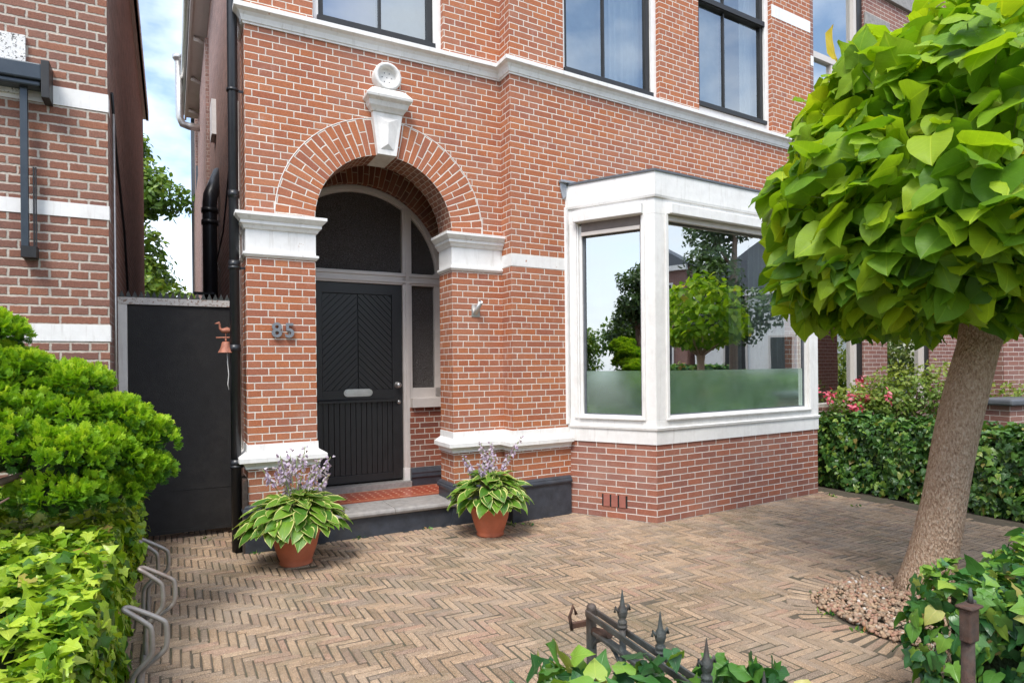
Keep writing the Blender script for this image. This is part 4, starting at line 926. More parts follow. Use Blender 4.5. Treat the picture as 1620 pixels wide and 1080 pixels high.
# catalpa tree
def catalpa(loc, lean, Rr, zc, zr, N, label, seed, trunk_r=.118, leafs=.208, fork=1.72):
    global RNG
    RNG = np.random.default_rng(seed); bx, by = loc
    root = thing('catalpa_tree', (bx, by, 0), label, 'tree')
    tx, ty = bx + lean[0], by + lean[1]
    mb = MB(); pts = []; rs = []
    for i in range(15):
        s_ = i / 14; z = -.05 + s_ * (fork + .25); k = z / fork
        pts.append((bx + lean[0] * k + .012 * math.sin(k * 7), by + lean[1] * k, z)); rs.append(trunk_r * (1.12 - .10 * min(1, k) + .38 * math.exp(-max(0, z) * 6)) * (1 + .02 * math.sin(k * 11)) * (1.0 + (.12 if k > .96 else 0)))
    mb.tube(pts, .15, 28, rs=rs); o = mb.build('trunk', M['bark'], root)
    mb = MB(); top = Vector((tx, ty, fork + .08)); rg = random.Random(seed)
    for k in range(22):
        a = 2 * math.pi * k / 22 + rg.uniform(-.2, .2); el = rg.uniform(.45, 1.3); q = [top]; L = Rr * rg.uniform(.55, .85)
        for j in range(1, 5): tt = j / 4; q.append(top + Vector((math.cos(a) * L * tt * math.cos(el) * 1.2, math.sin(a) * L * tt * math.cos(el) * 1.2, math.sin(el) * L * tt * .8 + .12 * tt)))
        mb.tube(q, .02, 7, rs=[.045, .032, .022, .015, .008])
    mb.build('branches', M['bark'], root)
    d = unit(RNG.normal(0, 1, (N, 3))); n = len(d)
    rad = 1 - np.abs(RNG.normal(0, .17, n)); rad = np.clip(rad, .40, 1.0)
    lob = 1 + .06 * np.sin(d[:, 0] * 6 + seed) * np.sin(d[:, 1] * 5.3) + .05 * np.sin(d[:, 2] * 9 + d[:, 0] * 8)
    C = np.array([tx + .02, ty, zc]); up = d[:, 2] > 0
    P = C + d * (rad * lob)[:, None] * np.stack([np.full(n, Rr), np.full(n, Rr), np.where(up, zr, .62)], 1)
    rh = np.hypot(P[:, 0] - tx, P[:, 1] - ty)
    low = fork + .06 + .10 * RNG.random(n) + .10 * np.clip(rh / Rr, 0, 1) * RNG.random(n)
    P[:, 2] = np.where(up, P[:, 2], np.maximum(P[:, 2], low))
    kp_ = ~((rh < .30) & (P[:, 2] < fork + .32)); P = P[kp_]; d = d[kp_]; n = len(P)
    out = unit(d * np.array([1, 1, .5])); nrm = unit(out * .55 + np.array([0, 0, 1.])); down = out * 1. + np.array([0, 0, -.62])
    low_ = d[:, 2] < -.25; down[low_] = down[low_] * np.array([1, 1, 1.9])
    X, Y, Z = basis(nrm, down, .62, .75); sc = leafs * (.55 + .6 * RNG.random(n)) * np.where(d[:, 2] < -.3, .8, 1)
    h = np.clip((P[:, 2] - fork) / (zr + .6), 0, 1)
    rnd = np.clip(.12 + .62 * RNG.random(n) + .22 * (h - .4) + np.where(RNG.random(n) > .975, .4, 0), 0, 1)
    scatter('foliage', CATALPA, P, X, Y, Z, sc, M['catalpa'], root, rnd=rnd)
    # petioles
    mb = MB()
    for i in RNG.choice(n, min(n, 900), replace=False):
        p = Vector(P[i]); q = p.lerp(Vector(C), .16) + Vector((0, 0, -.02)); m_ = (p + q) / 2 + Vector((0, 0, .02)); mb.tube([q, m_, p], .0032, 4, caps=False)
    mb.build('leaf_stalks', M['stem'], root, merge=False)
    return root
catalpa((2.675, 4.15), (.40, .0), 1.28, 2.32, 1.62, 3900, 'round catalpa tree with huge heart-shaped leaves on a leaning corky trunk', 5)

# gravel bed
V = []; F = []; rn = []
ico = [Vector(v) for v in ((0, 0, 1), (.89, 0, .45), (.28, .85, .45), (-.72, .53, .45), (-.72, -.53, .45), (.28, -.85, .45), (.72, .53, -.45), (-.28, .85, -.45), (-.89, 0, -.45), (-.28, -.85, -.45), (.72, -.53, -.45), (0, 0, -1))]
icf = [(0, 1, 2), (0, 2, 3), (0, 3, 4), (0, 4, 5), (0, 5, 1), (1, 6, 2), (2, 7, 3), (3, 8, 4), (4, 9, 5), (5, 10, 1), (2, 6, 7), (3, 7, 8), (4, 8, 9), (5, 9, 10), (1, 10, 6), (6, 11, 7), (7, 11, 8), (8, 11, 9), (9, 11, 10), (10, 11, 6)]
rg = random.Random(3)
for k in range(3600):
    a = rg.uniform(0, 2 * math.pi); r_ = .60 * math.sqrt(rg.random()) * (1 + .05 * math.sin(a * 5)); s_ = rg.uniform(.008, .018); b = len(V); z = .006 + .05 * max(0, 1 - r_ / .6) + rg.uniform(0, .02)
    M3 = Matrix.Rotation(rg.uniform(0, 6), 3, (rg.random() - .5, rg.random() - .5, rg.random() + .1)); sc3 = Vector((s_ * rg.uniform(.9, 1.4), s_ * rg.uniform(.7, 1.1), s_ * rg.uniform(.5, .85)))
    for v in ico: p = M3 @ Vector((v.x * sc3.x, v.y * sc3.y, v.z * sc3.z)); V.append((2.53 + math.cos(a) * r_ + p.x, 3.90 + math.sin(a) * r_ + p.y, z + p.z))
    F += [tuple(b + i for i in f) for f in icf]; rn += [rg.random()] * 20
me = bpy.data.meshes.new('gravel'); me.from_pydata(V, [], F); at = me.attributes.new('rnd', 'FLOAT', 'FACE'); at.data.foreach_set('value', rn); me.materials.append(M['gravel'])
me.polygons.foreach_set('use_smooth', [True] * len(F))
o = bpy.data.objects.new('gravel', me); COL.objects.link(o); tag(o, 'brown pebbles ringed around the foot of the tree', 'gravel', kind='stuff')

RNG = np.random.default_rng(61)
wp = []
for (u_, d_) in [(.05, .06), (.9, .03), (1.6, .03), (2.35, .30), (2.5, .36), (-.3, -.7), (-.75, -.72), (5.9, 1.5), (6.2, 1.0)]: wp.append(np.array(A.w(u_, d_, 0)))
for a_ in (2.6, 3.2, 3.6, 4.2, 4.6): wp.append(np.array([2.53 + .6 * math.cos(a_), 3.9 + .6 * math.sin(a_), 0]))
wp = np.repeat(np.array(wp), 16, axis=0); wp = wp + RNG.normal(0, 1, wp.shape) * np.array([.03, .03, .0]); wp[:, 2] = .004
Y = unit(RNG.normal(0, 1, wp.shape) * np.array([1, 1, .3]) + np.array([0, 0, .55])); Z = unit(np.cross(Y, RNG.normal(0, 1, wp.shape))); X = np.cross(Y, Z)
tag(scatter('weeds', SMALL, wp, X, Y, Z, .016 + .022 * RNG.random(len(wp)), M['ivy_mix']), 'tiny weeds and moss tufts growing in the paving joints', 'weeds', kind='stuff')
# conifer (left)
def conifer():
    global RNG
    RNG = np.random.default_rng(21)
    root = thing('conifer_shrub', A.w(-1.7, 1.9, 0), 'bright green layered false cypress leaning over the left ivy hedge', 'shrub')
    P = []; Nn = []
    # pads: (u, d, z, r)
    pads = []
    rg = random.Random(9)
    main = [(-.665, 1.45, 1.15, .135), (-.70, 1.5, .97, .135), (-.80, 1.45, 1.27, .14), (-.86, 1.6, 1.10, .18), (-.84, 1.6, .90, .14), (-1.00, 1.45, 1.46, .13), (-1.02, 1.5, 1.30, .18), (-1.04, 1.75, 1.10, .20), (-1.02, 1.8, .92, .16),
            (-1.17, 1.45, 1.60, .13), (-1.20, 1.5, 1.42, .19), (-1.22, 1.75, 1.22, .22), (-1.24, 1.9, 1.0, .20), (-1.30, 1.4, 1.80, .13), (-1.38, 1.5, 1.62, .20), (-1.42, 1.7, 1.42, .24), (-1.44, 1.9, 1.18, .24), (-1.46, 2.1, .98, .20),
            (-1.50, 1.4, 1.86, .17), (-1.62, 1.5, 1.68, .25), (-1.66, 1.8, 1.42, .28), (-1.66, 2.1, 1.15, .26), (-1.70, 2.3, .96, .20), (-1.75, 1.4, 1.92, .22), (-1.95, 1.6, 1.72, .34), (-1.95, 2.0, 1.35, .34), (-2.0, 2.3, 1.0, .32), (-1.45, 2.35, .92, .13), (-1.62, 2.6, .88, .12), (-1.3, 2.2, .88, .12)]
    main = [(u - .04 - (.10 if u < -1.12 else 0), d, z - (.05 if u < -1.12 else 0), r) for (u, d, z, r) in main if not (z < 1.01 and u < -1.1)]
    for (u, d, z, r) in main:
        m = int(20 + r * 170)
        for _ in range(m):
            v = unit(RNG.normal(0, 1, (1, 3)))[0]; v[2] = abs(v[2]) * .8 - .25
            pads.append((np.array(A.w(u, d, z)) + v * r * RNG.uniform(.62, 1.14), v, RNG.uniform(.028, .060)))
    for c, v, r in pads:
        n = 26; dv = unit(RNG.normal(0, 1, (n, 3)) + v * 1.3 + np.array([0, 0, .3])); P.append(c + dv * r); Nn.append(dv)
    P = np.concatenate(P); Nn = np.concatenate(Nn)
    rnd = np.clip(.10 + .5 * RNG.random(len(P)) + .45 * np.clip(Nn[:, 2], -1, 1), 0, 1)
    outv = unit(Nn + np.array([0, 0, .35])); side = unit(np.cross(outv, RNG.normal(0, 1, (len(P), 3)))); 
    Y = outv; Z = side; X = np.cross(Y, Z)
    scatter('foliage', FROND, P, X, Y, Z, .037 * (.6 + .8 * RNG.random(len(P))), M['conifer'], root, rnd=rnd, smooth=False)
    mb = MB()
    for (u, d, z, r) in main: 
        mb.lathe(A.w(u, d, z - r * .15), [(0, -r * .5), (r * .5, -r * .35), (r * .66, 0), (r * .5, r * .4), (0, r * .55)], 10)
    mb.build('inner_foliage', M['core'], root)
    mb = MB(); mb.tube([A.w(-2.7, 2.6, .0), A.w(-2.3, 2.4, .5), A.w(-1.9, 2.3, .78), A.w(-1.6, 2.1, .88), A.w(-1.3, 1.8, 1.0), A.w(-1.1, 1.6, 1.05)], .03, 10, rs=[.06, .05, .036, .026, .018, .01])
    mb.tube([A.w(-1.95, 2.9, .70), A.w(-1.6, 2.7, .78), A.w(-1.35, 2.4, .90), A.w(-1.2, 2.2, .98)], .02, 8, rs=[.016, .014, .009, .004])
    mb.build('branches', M['twig'], root)
conifer()

# hostas
def hosta(loc, label, seed, n=120, spread=.33, pot_h=.30, stalks=13):
    global RNG
    RNG = np.random.default_rng(seed); rg = random.Random(seed)
    root = thing('potted_hosta', loc, label, 'potted plant', 'potted hostas at the porch')
    c = Vector(loc); mb = MB(); k = pot_h / .30
    prof = [(0, .0), (.118, 0), (.125, .012), (.118, .03), (.128, .05), (.160, .15), (.178, .235), (.181, .243), (.184, .243), (.184, .249), (.198, .256), (.206, .268), (.206, .290), (.198, .300), (.182, .300), (.178, .285), (.176, .25)]
    mb.lathe(tuple(c), [(r * 1.02, z * k) for r, z in prof], 40); mb.build('pot', M['terra'], root)
    mb = MB(); mb.lathe(tuple(c), [(.17, .262 * k), (0, .27 * k)], 20); mb.build('soil', M['soil'], root)
    P = []; Yd = []; Zn = []; sc = []
    for i in range(n):
        a = rg.uniform(0, 2 * math.pi); th = (rg.random() ** .8) * R(92); st_, ct = math.sin(th), math.cos(th); f = rg.uniform(.80, 1.05)
        ex = np.array([math.cos(a) * st_ * spread * .78 * f, math.sin(a) * st_ * spread * .78 * f, ct * .255 * f]); base = np.array([c.x, c.y, c.z + pot_h + .035]) + ex * (.80 if th < 1 else .9); P.append(base)
        tl = rg.uniform(-.15, .25); Yd.append([math.cos(a + rg.uniform(-.5, .5)), math.sin(a + rg.uniform(-.5, .5)), .45 - .75 * th / 1.75 + tl]); Zn.append([math.cos(a) * (.25 + .5 * st_), math.sin(a) * (.25 + .5 * st_), .75]); sc.append(rg.uniform(.12, .175))
    P = np.array(P); Yv = unit(np.array(Yd)); Z = unit(np.array(Zn)); Z = unit(Z - Yv * (Z * Yv).sum(1, keepdims=True)); X = np.cross(Yv, Z)
    scatter('foliage', HOSTA, P, X, Yv, Z, np.array(sc), M['hosta'], root)
    mb = MB()
    for p in P: mb.tube([(c.x, c.y, c.z + pot_h - .03), tuple((Vector(p) + Vector((c.x, c.y, c.z + pot_h + .05))) / 2), tuple(p)], .0035, 4, caps=False)
    mb.build('leaf_stalks', M['stem'], root, merge=False)
    for i in range(stalks):
        a = rg.uniform(0, 2 * math.pi); rr = rg.uniform(.04, .25) * spread / .40; H = rg.uniform(.26, .58) + pot_h + .04; q0 = c + Vector((0, 0, pot_h)); q2 = c + Vector((math.cos(a) * rr * 1.25, math.sin(a) * rr * 1.25, H)); q1 = q0.lerp(q2, .5) + Vector((0, 0, .04))
        ms_ = MB(); ms_.tube([q0, q1, q2], .0028, 5); st = ms_.build('flower_stalk', M['stem'], root)
        m = 20; PP = []; YY = []; SS = []
        for j in range(m):
            tt = j / m; p = q1.lerp(q2, .35 + .68 * tt); b = rg.uniform(0, 6.28); dn = -.9 + 1.1 * (tt > .8)
            for kx in range(3): PP.append(np.array(p) + np.array([math.cos(b) * .012, math.sin(b) * .012, .0])); YY.append([math.cos(b + kx * .5) * .8, math.sin(b + kx * .5) * .8, dn + rg.uniform(-.2, .2)]); SS.append(rg.uniform(.032, .052) * (1 - .4 * tt))
        PP = np.array(PP); YY = unit(np.array(YY)); ZZ = unit(np.cross(YY, RNG.normal(0, 1, YY.shape))); XX = np.cross(YY, ZZ)
        scatter('flowers', SMALL, PP, XX, YY, ZZ, np.array(SS), M['petal'], st)
    return root
hosta((-1.73, 5.02, 0), 'terracotta pot with the wider cream-edged hosta left of the step', 31, 210, .45, .30, 19)
hosta((-.215, 5.82, 0), 'terracotta pot with the smaller cream-edged hosta right of the step', 47, 170, .385, .30, 12)

# bicycle rack
rk = thing('bicycle_rack', A.w(-.69, 1.86, 0), 'bent grey steel tube bicycle rack beside the left ivy hedge', 'bicycle rack')
for (lu, ld) in ((-.725, 1.22), (-.69, 1.88), (-.725, 2.50)):
    prof = [(0, 0), (.0, .17), (.008, .205), (.068, .262), (.082, .295), (.080, .388), (.070, .412), (-.015, .487)]
    a = [A.w(lu + x, ld, z) for x, z in prof]; sp = [.025, .025, .03, .052, .058, .058, .052, .018]
    b = [A.w(lu + x + s_, ld - .03, z + .004) for (x, z), s_ in zip(prof, sp)]
    tip = [A.w(lu - .030, ld - .006, .497), A.w(lu - .020, ld - .024, .500)]
    pts = a + tip + b[::-1]
    sm_ = [Vector(p) for p in pts]
    for _ in range(2):                                            # round the bends
        q = [sm_[0]]
        for i in range(len(sm_) - 1): q += [sm_[i].lerp(sm_[i + 1], .25), sm_[i].lerp(sm_[i + 1], .75)]
        q.append(sm_[-1]); sm_ = q
    mb = MB(); mb.tube(sm_, .0115, 12); mb.build('loop', M['galv'], rk)
mb = MB(); mb.tube([A.w(-.70, .9, .035), A.w(-.70, 3.4, .035)], .013, 10); mb.build('base_rail', M['galv'], rk)

# iron gate leaf (open)
gt = thing('iron_gate', A.w(.56, 4.13, 0), 'old iron spiked gate leaf standing open at the bottom of the picture', 'gate')
GF = Fr((.2247, 1.867), 23.34); GU = 0.; gd0 = 0.; gz = .815
mb = MB(); 

for (a_, b_, c_, e_) in ((-.019, -.012, gz - .009, gz + .009), (.012, .019, gz - .009, gz + .009), (-.012, .012, .15, .17)):
    mb = MB(); mb.box(GF, GU + a_, GU + b_, gd0, gd0 + 1.05, c_, e_); mb.build('rail', M['iron'], gt, bevel=.002)
mb = MB()
mb.box(GF, GU - .013, GU + .013, gd0 + .03, gd0 + 1.05, gz - .055, gz - .045); mb.build('rail', M['iron'], gt, bevel=.002)
mb = MB(); mb.box(GF, GU - .012, GU + .012, gd0 - .008, gd0 + .016, 0.02, gz + .010); mb.lathe(GF.w(GU, gd0 + .005, gz + .008), [(.014, 0), (.015, .010), (.010, .016), (0, .020)], 14)
for k in range(5): mb.lathe(GF.w(GU - .0, gd0 + .01, .35 + k * .065), [(.012, 0), (.027, .02), (.012, .04)], 12)
mb.build('stile', M['iron'], gt, bevel=.003)
for k in range(6):
    d = gd0 + .170 + k * .168; mb = MB(); mb.tube([GF.w(GU, d, .05), GF.w(GU, d, gz + .02)], .0095, 10)
    prof = [(.0085, .015), (.0135, .018), (.0135, .023), (.009, .026), (.013, .030), (.013, .035), (.008, .039), (.0115, .048), (.0145, .058), (.0125, .067), (.007, .078), (.0045, .095), (.001, .120)]
    mb.lathe(GF.w(GU, d, gz), prof, 12)
    for s_ in (-1, 1): mb.tube([GF.w(GU + s_ * .008, d, gz + .055), GF.w(GU + s_ * .022, d, gz + .075), GF.w(GU + s_ * .024, d, gz + .062)], .004, 6)
    mb.build('spike', M['iron'], gt)
    mb = MB(); mb.tube([GF.w(GU, d - .0825 + .0825 * math.cos(t_), gz - .13 + .075 * math.sin(t_)) for t_ in [math.pi * i / 12 for i in range(13)]], .0055, 6); mb.build('scroll', M['iron'], gt)
mb = MB(); mb.box(GF, GU - .055, GU + .02, gd0 - .022, gd0 - .010, gz - .045, gz - .030); mb.tube([GF.w(GU - .055, gd0 - .015, gz - .05), GF.w(GU - .062, gd0 - .015, gz - .01), GF.w(GU - .050, gd0 - .015, gz + .02), GF.w(GU - .04, gd0 - .015, gz - .005)], .005, 8)
mb.tube([GF.w(GU, gd0 + .02, gz - .05), GF.w(GU + .01, gd0 + .09, gz - .035)], .012, 8); mb.build('latch', M['rust'], gt)
# iron gate post in the right ivy
gp = thing('iron_post', A.w(2.02, 4.46, 0), 'rusty iron gate post with latch plate in front of the right ivy hedge', 'post')
pu_, pd_ = 1.76, 4.60; pz = .625
mb = MB(); mb.tube([A.w(pu_, pd_, 0), A.w(pu_, pd_, pz)], .021, 12, rs=[.022, .020]); mb.build('shaft', M['rust'], gp)
mb = MB(); mb.box(A, pu_ - .032, pu_ + .024, pd_ - .012, pd_ + .024, pz - .005, pz + .105); mb.box(A, pu_ - .042, pu_ + .034, pd_ - .02, pd_ + .034, pz + .105, pz + .115); mb.build('latch_plate', M['rust'], gp, bevel=.008)
mb = MB(); mb.tube([A.w(pu_ + .018, pd_, pz + .11), A.w(pu_ + .018, pd_, pz + .165)], .009, 8, rs=[.010, .004]); mb.tube([A.w(pu_ + .02, pd_ - .01, pz - .02), A.w(pu_ + .06, pd_ - .01, pz + .05), A.w(pu_ + .055, pd_ - .01, pz + .11), A.w(pu_ + .02, pd_ - .01, pz + .11)], .010, 8); mb.build('hook', M['iron'], gp)

# shrubs behind the right hedge
def cloud(name, loc, label, cat, blobs, N, size, mat, stems=True, temp=None, jit=1., group=None, red=0, trunk=None, rnd_up=.35):
    root = thing(name, loc, label, cat, group); P = []; Nn = []
    vol = [b[3] * b[4] for b in blobs]; tot = sum(vol)
    for b, v in zip(blobs, vol):
        n = int(N * v / tot); d = unit(RNG.normal(0, 1, (n, 3))); r = 1 - np.abs(RNG.normal(0, .28, n)); r = np.clip(r, .1, 1.05) * (1 + .16 * np.sin(d[:, 0] * 7 + b[0]) * np.sin(d[:, 2] * 8 + b[1]))
        P.append(np.array(b[:3]) + d * r[:, None] * np.array([b[3], b[3], b[4]])); Nn.append(d)
    P = np.concatenate(P); Nn = np.concatenate(Nn); P[:, 2] = np.maximum(P[:, 2], .02)
    X, Y, Z = basis(unit(Nn + np.array([0, 0, .7])), RNG.normal(0, 1, P.shape), .5, .5)
    rnd = np.clip(.2 + .55 * RNG.random(len(P)) + rnd_up * Nn[:, 2], 0, 1)
    scatter('foliage', temp or SMALL, P, X, Y, Z, size * (.6 + .8 * RNG.random(len(P))), mat, root, rnd=rnd)
    if stems:
        mb = MB()
        for b in blobs:
            for _ in range(4):
                q = Vector(b[:3]) + Vector((random.uniform(-.4, .4) * b[3], random.uniform(-.4, .4) * b[3], 0)); mb.tube([(loc[0], loc[1], 0), tuple((Vector(loc) * 1 + q) / 2), tuple(q)], .008, 5, caps=False)
        mb.build('stems', M['twig'], root)
    if trunk:
        mb = MB(); mb.tube([(loc[0], loc[1], -.1), (loc[0] + .05, loc[1], trunk[0] * .5), (loc[0], loc[1] + .1, trunk[0])], .1, 12, rs=[trunk[1], trunk[1] * .8, trunk[1] * .5])
        for b in blobs[:6]: mb.tube([(loc[0], loc[1] + .1, trunk[0] * .8), tuple(Vector(b[:3]))], .05, 7, rs=[trunk[1] * .4, trunk[1] * .12])
        mb.build('trunk', M['twig'], root)
    return root
RNG = np.random.default_rng(77)
c = cloud('rose_bush', (4.9, 8.9, 0), 'red flowering bush rising behind the dark ivy hedge', 'bush', [(4.75, 8.75, .95, .38, .30), (5.05, 8.5, .95, .35, .25)], 2200, .055, M['shrub'])
P = np.array([4.55, 8.55, 1.03]) + RNG.normal(0, 1, (230, 3)) * np.array([.22, .12, .07]); cl = RNG.integers(0, 9, 230); cc_ = RNG.normal(0, 1, (9, 3)) * np.array([.26, .2, .10]) + np.array([4.62, 8.5, 1.08]); P = cc_[cl] + RNG.normal(0, .036, (230, 3))
X, Y, Z = basis(np.tile([0, -.5, .8], (230, 1)), RNG.normal(0, 1, (230, 3)), .8, .8); scatter('blossom', SMALL, P, X, Y, Z, .050 + .02 * RNG.random(230), M['red_petal'], c)
cloud('garden_shrub', (5.4, 8.6, 0), 'loose yellow-green shrub with tall wispy stems behind the hedge, left of the trunk', 'shrub', [(5.25, 8.5, 1.15, .42, .40), (5.6, 8.2, 1.15, .42, .42), (5.05, 8.9, 1.15, .25, .25), (5.75, 8.0, 1.3, .14, .25)], 2500, .055, M['shrub'])
cloud('garden_shrub', (6.6, 7.6, 0), 'small yellow-green shrub showing right of the trunk behind the hedge', 'shrub', [(6.2, 7.75, 1.0, .38, .32), (6.6, 7.7, 1.15, .25, .3)], 1300, .055, M['shrub'])
for k in range(7): pass
# tree at end of alley
q = A.w(-1.75, -15.5); bl = []
rg = random.Random(12)
for k in range(30):
    a = rg.uniform(0, 6.28); z = rg.uniform(1.9, 8.3); rr = 2.0 * (1 - ((z - 3.0) / 6.2) ** 2) * rg.uniform(.2, .75); bl.append((q[0] + math.cos(a) * rr, q[1] + math.sin(a) * rr, z, rg.uniform(.6, .95), rg.uniform(.4, .6)))
cloud('garden_tree', (q[0], q[1], 0), 'leafy green tree seen through the alley above the gate', 'tree', bl, 15000, .17, M['tree_far'], stems=False, trunk=(5, .2))

RNG = np.random.default_rng(8)
hp = thing('house_plant', FB.w(.42, -.80, .47), 'green arching houseplant behind the bay window corner', 'houseplant')
mb = MB(); mb.lathe(FB.w(.42, -.80, .47), [(0, 0), (.12, 0), (.16, .45), (.14, .45), (.13, .4)], 24); mb.build('pot', M['cream'], hp)
n_ = 46; a_ = RNG.random(n_) * 6.283; Y = unit(np.stack([np.cos(a_), np.sin(a_), .5 + 1.2 * RNG.random(n_)], 1)); Z = unit(np.stack([-np.cos(a_) * .6, -np.sin(a_) * .6, np.ones(n_)], 1)); Z = unit(Z - Y * (Y * Z).sum(1, keepdims=True)); X = np.cross(Y, Z) * .14
scatter('foliage', [half_leaf(hos, hmm, (.5, 1.), fold=.2, droop=.55, seed=1)], np.tile(np.array(FB.w(.42, -.80, .92)), (n_, 1)), X, Y, Z, .42 + .28 * RNG.random(n_), M['ivy_bright'], hp)
cloud('garden_shrub', (11.5, 10.0, 0), 'big yellow-green garden shrub further right, mirrored in the dark window beyond the bay', 'shrub', [(11.5, 10.2, 1.2, 1.0, .9), (12.3, 9.6, 1.5, 1.1, 1.0), (11.2, 9.4, .8, .9, .7), (12.6, 10.6, 2.0, 1.0, 1.2)], 5200, .12, M['shrub'])
# ---- the street around the camera, seen in the window reflections
catalpa((15.8, 4.1), (.1, 0), 1.4, 2.7, 1.7, 1500, 'second round catalpa in a front garden further right, mirrored in the bay window', 15)
RNG = np.random.default_rng(99)
def bigtree(name, x, y, h, r, label, mat, n=9000, seed=1, leaf=.2):
    rg = random.Random(seed); bl = []
    for k in range(18):
        a = rg.uniform(0, 6.28); z = h * rg.uniform(.3, .95); rr = r * math.sin(math.pi * min(1, max(.1, (z / h - .15) / .9))) * rg.uniform(.2, .8); bl.append((x + math.cos(a) * rr, y + math.sin(a) * rr, z, r * rg.uniform(.3, .45), r * rg.uniform(.2, .35)))
    cloud(name, (x, y, 0), label, 'tree', bl, n, leaf, mat, stems=False, trunk=(h * .7, .18))
bigtree('street_tree', 22, 4.3, 9.5, 2.9, 'tall street tree to the right, mirrored in the middle of the bay window', M['tree_dark'], seed=2)
bigtree('spruce_tree', -10.3, -2.7, 4.9, 1.3, 'dark pointed tree far left, mirrored in the side pane of the bay', M['tree_dark'], 6000, seed=3, leaf=.14)
bigtree('garden_tree', -12.5, -5.2, 3.7, 2.3, 'broad green tree across the street, mirrored low in the side pane', M['tree_far'], 7000, seed=4, leaf=.16)
bigtree('garden_tree', -16, -2.8, 3.2, 2.8, 'second broad tree across the street beyond the pointed one', M['tree_far'], 6000, seed=6, leaf=.18)
RNG = np.random.default_rng(5)
hedge('privet_hedge', A, -14, 26, 16.2, 17, 0, 1.5, 9000, .20, M['ivy_mix'], 'long green hedge across the street behind the camera', 'hedge', ('back', 'top'))
hedge('garden_hedge', Fr((8.6, 8.4), -58), 0, 5, -.6, 0, 0, 1.3, 3500, .12, M['ivy_mix'], 'green hedge between the next two front gardens to the right', 'hedge', ('front', 'left', 'top', 'back'))
def opp_house(loc, deg, w, h, mat, label, trim):
    fr = Fr(loc, deg); root = thing('street_house', (loc[0], loc[1], 0), label, 'house')
    mb = MB(); mb.box(fr, 0, w, -8, 0, 0, h); mb.build('wall', mat, root)
    mb = MB(); mb.prism(fr, [(-.3, h), (w + .3, h), (w / 2, h + 3)], -8.2, .3); mb.build('roof', M['slate'], root)
    for i in range(int(w // 2.4)):
        for z in (1.0, 4.4):
            u = .8 + i * 2.4; m2 = MB(); m2.box(fr, u, u + 1.3, -.05, .05, z, z + 2.1); wn = m2.build('window', trim, root); m3 = MB(); m3.box(fr, u + .12, u + 1.18, -.02, .06, z + .12, z + 1.98); m3.build('pane', M['black'], wn)
    mb = MB(); mb.box(fr, -.1, w + .1, 0, .3, h - .3, h); mb.build('cornice', M['white'], root)
opp_house((31.5, 9.3), -84, 8.5, 5.6, M['white'], 'white plastered house far down the street to the right', M['cream'])
opp_house((33.5, .2), -84, 9, 7.5, M['brick_c'], 'brown brick house with white window frames far down the street', M['white'])
opp_house((-2, -22), 180 + 28, 12, 7.5, M['brick_c'], 'brown brick house directly across the street', M['white'])
opp_house((12, -15), 180 + 28, 12, 7, M['white'], 'white house across the street to the right', M['cream'])
opp_house((-17, -28), 180 + 28, 10, 5, M['brick_nb'], 'low red brick house across the street to the left', M['white'])

# ------------------------------------------------------------------ camera, light, world
cam = bpy.data.cameras.new('camera'); co = bpy.data.objects.new('camera', cam); COL.objects.link(co); S.camera = co
cam.sensor_width = 36; cam.lens = 1000 / 1620 * 36; cam.shift_y = 40 / 1620; cam.clip_start = .05; cam.clip_end = 600
ROLL = .010
Mx = Matrix.Rotation(math.pi / 2, 4, 'X') @ Matrix.Rotation(-ROLL, 4, 'Z')
co.matrix_world = Matrix.Translation((0, 0, 1.54)) @ Mx
EL, AZ = R(56), math.atan2(-.97, -.22)
to_sun = Vector((math.cos(EL) * math.cos(AZ), math.cos(EL) * math.sin(AZ), math.sin(EL)))
sl = bpy.data.lights.new('sun', 'SUN'); sl.energy = 1.7; sl.angle = R(22); sl.color = (1, .955, .89)
so = bpy.data.objects.new('sun', sl); COL.objects.link(so); so.rotation_euler = (-to_sun).to_track_quat('-Z', 'Y').to_euler(); so.location = (0, 0, 12)
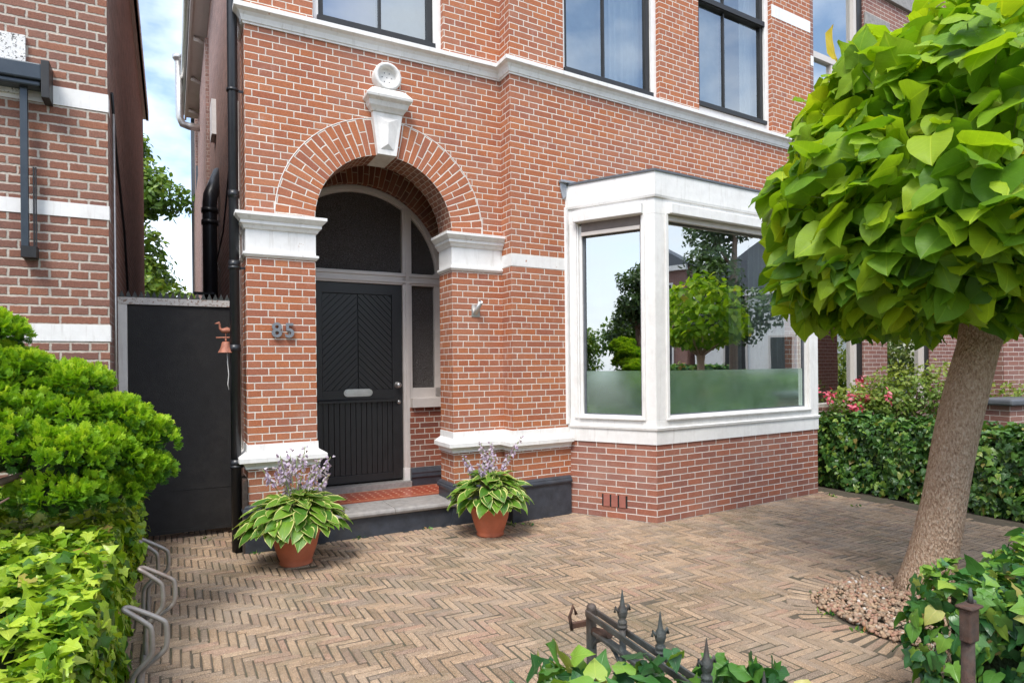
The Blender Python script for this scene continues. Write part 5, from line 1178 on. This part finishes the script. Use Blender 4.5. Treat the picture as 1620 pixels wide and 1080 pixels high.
wd = bpy.data.worlds.new('World'); S.world = wd; wd.use_nodes = True; nt = wd.node_tree; nt.nodes.clear()
ow = nt.nodes.new('ShaderNodeOutputWorld'); bg = nt.nodes.new('ShaderNodeBackground'); sky = nt.nodes.new('ShaderNodeTexSky')
sky.sky_type = 'NISHITA'; sky.sun_disc = False; sky.sun_elevation = EL; sky.sun_rotation = math.pi / 2 - AZ
sky.air_density = 1.0; sky.dust_density = 1.2; sky.ozone_density = 1.2
tc = nt.nodes.new('ShaderNodeTexCoord'); nz = nt.nodes.new('ShaderNodeTexNoise'); nz.inputs['Scale'].default_value = 2.0; nz.inputs['Detail'].default_value = 7; nz.inputs['Roughness'].default_value = .55
mp = nt.nodes.new('ShaderNodeMapping'); mp.inputs['Scale'].default_value = (1, 1, 2.2); mp.inputs['Location'].default_value = (.3, 1.7, 0)
nt.links.new(tc.outputs['Generated'], mp.inputs[0]); nt.links.new(mp.outputs[0], nz.inputs['Vector'])
rp = nt.nodes.new('ShaderNodeValToRGB'); rp.color_ramp.elements[0].position = .40; rp.color_ramp.elements[1].position = .62; nt.links.new(nz.outputs[0], rp.inputs[0])
rc = nt.nodes.new('ShaderNodeValToRGB'); rc.color_ramp.elements[0].position = .42; rc.color_ramp.elements[0].color = (6.9, 7.2, 7.7, 1); rc.color_ramp.elements[1].position = .74; rc.color_ramp.elements[1].color = (3.6, 3.9, 4.3, 1); nt.links.new(nz.outputs[0], rc.inputs[0])
mx = nt.nodes.new('ShaderNodeMix'); mx.data_type = 'RGBA'; nt.links.new(rp.outputs[0], mx.inputs[0]); nt.links.new(sky.outputs[0], mx.inputs[6]); nt.links.new(rc.outputs[0], mx.inputs[7])
nt.links.new(mx.outputs[2], bg.inputs[0]); bg.inputs[1].default_value = .15; nt.links.new(bg.outputs[0], ow.inputs[0])
S.view_settings.view_transform = 'Standard'; S.view_settings.look = 'None'; S.view_settings.exposure = 1.08; S.view_settings.gamma = 1
S.cycles.max_bounces = 8; S.cycles.transparent_max_bounces = 12
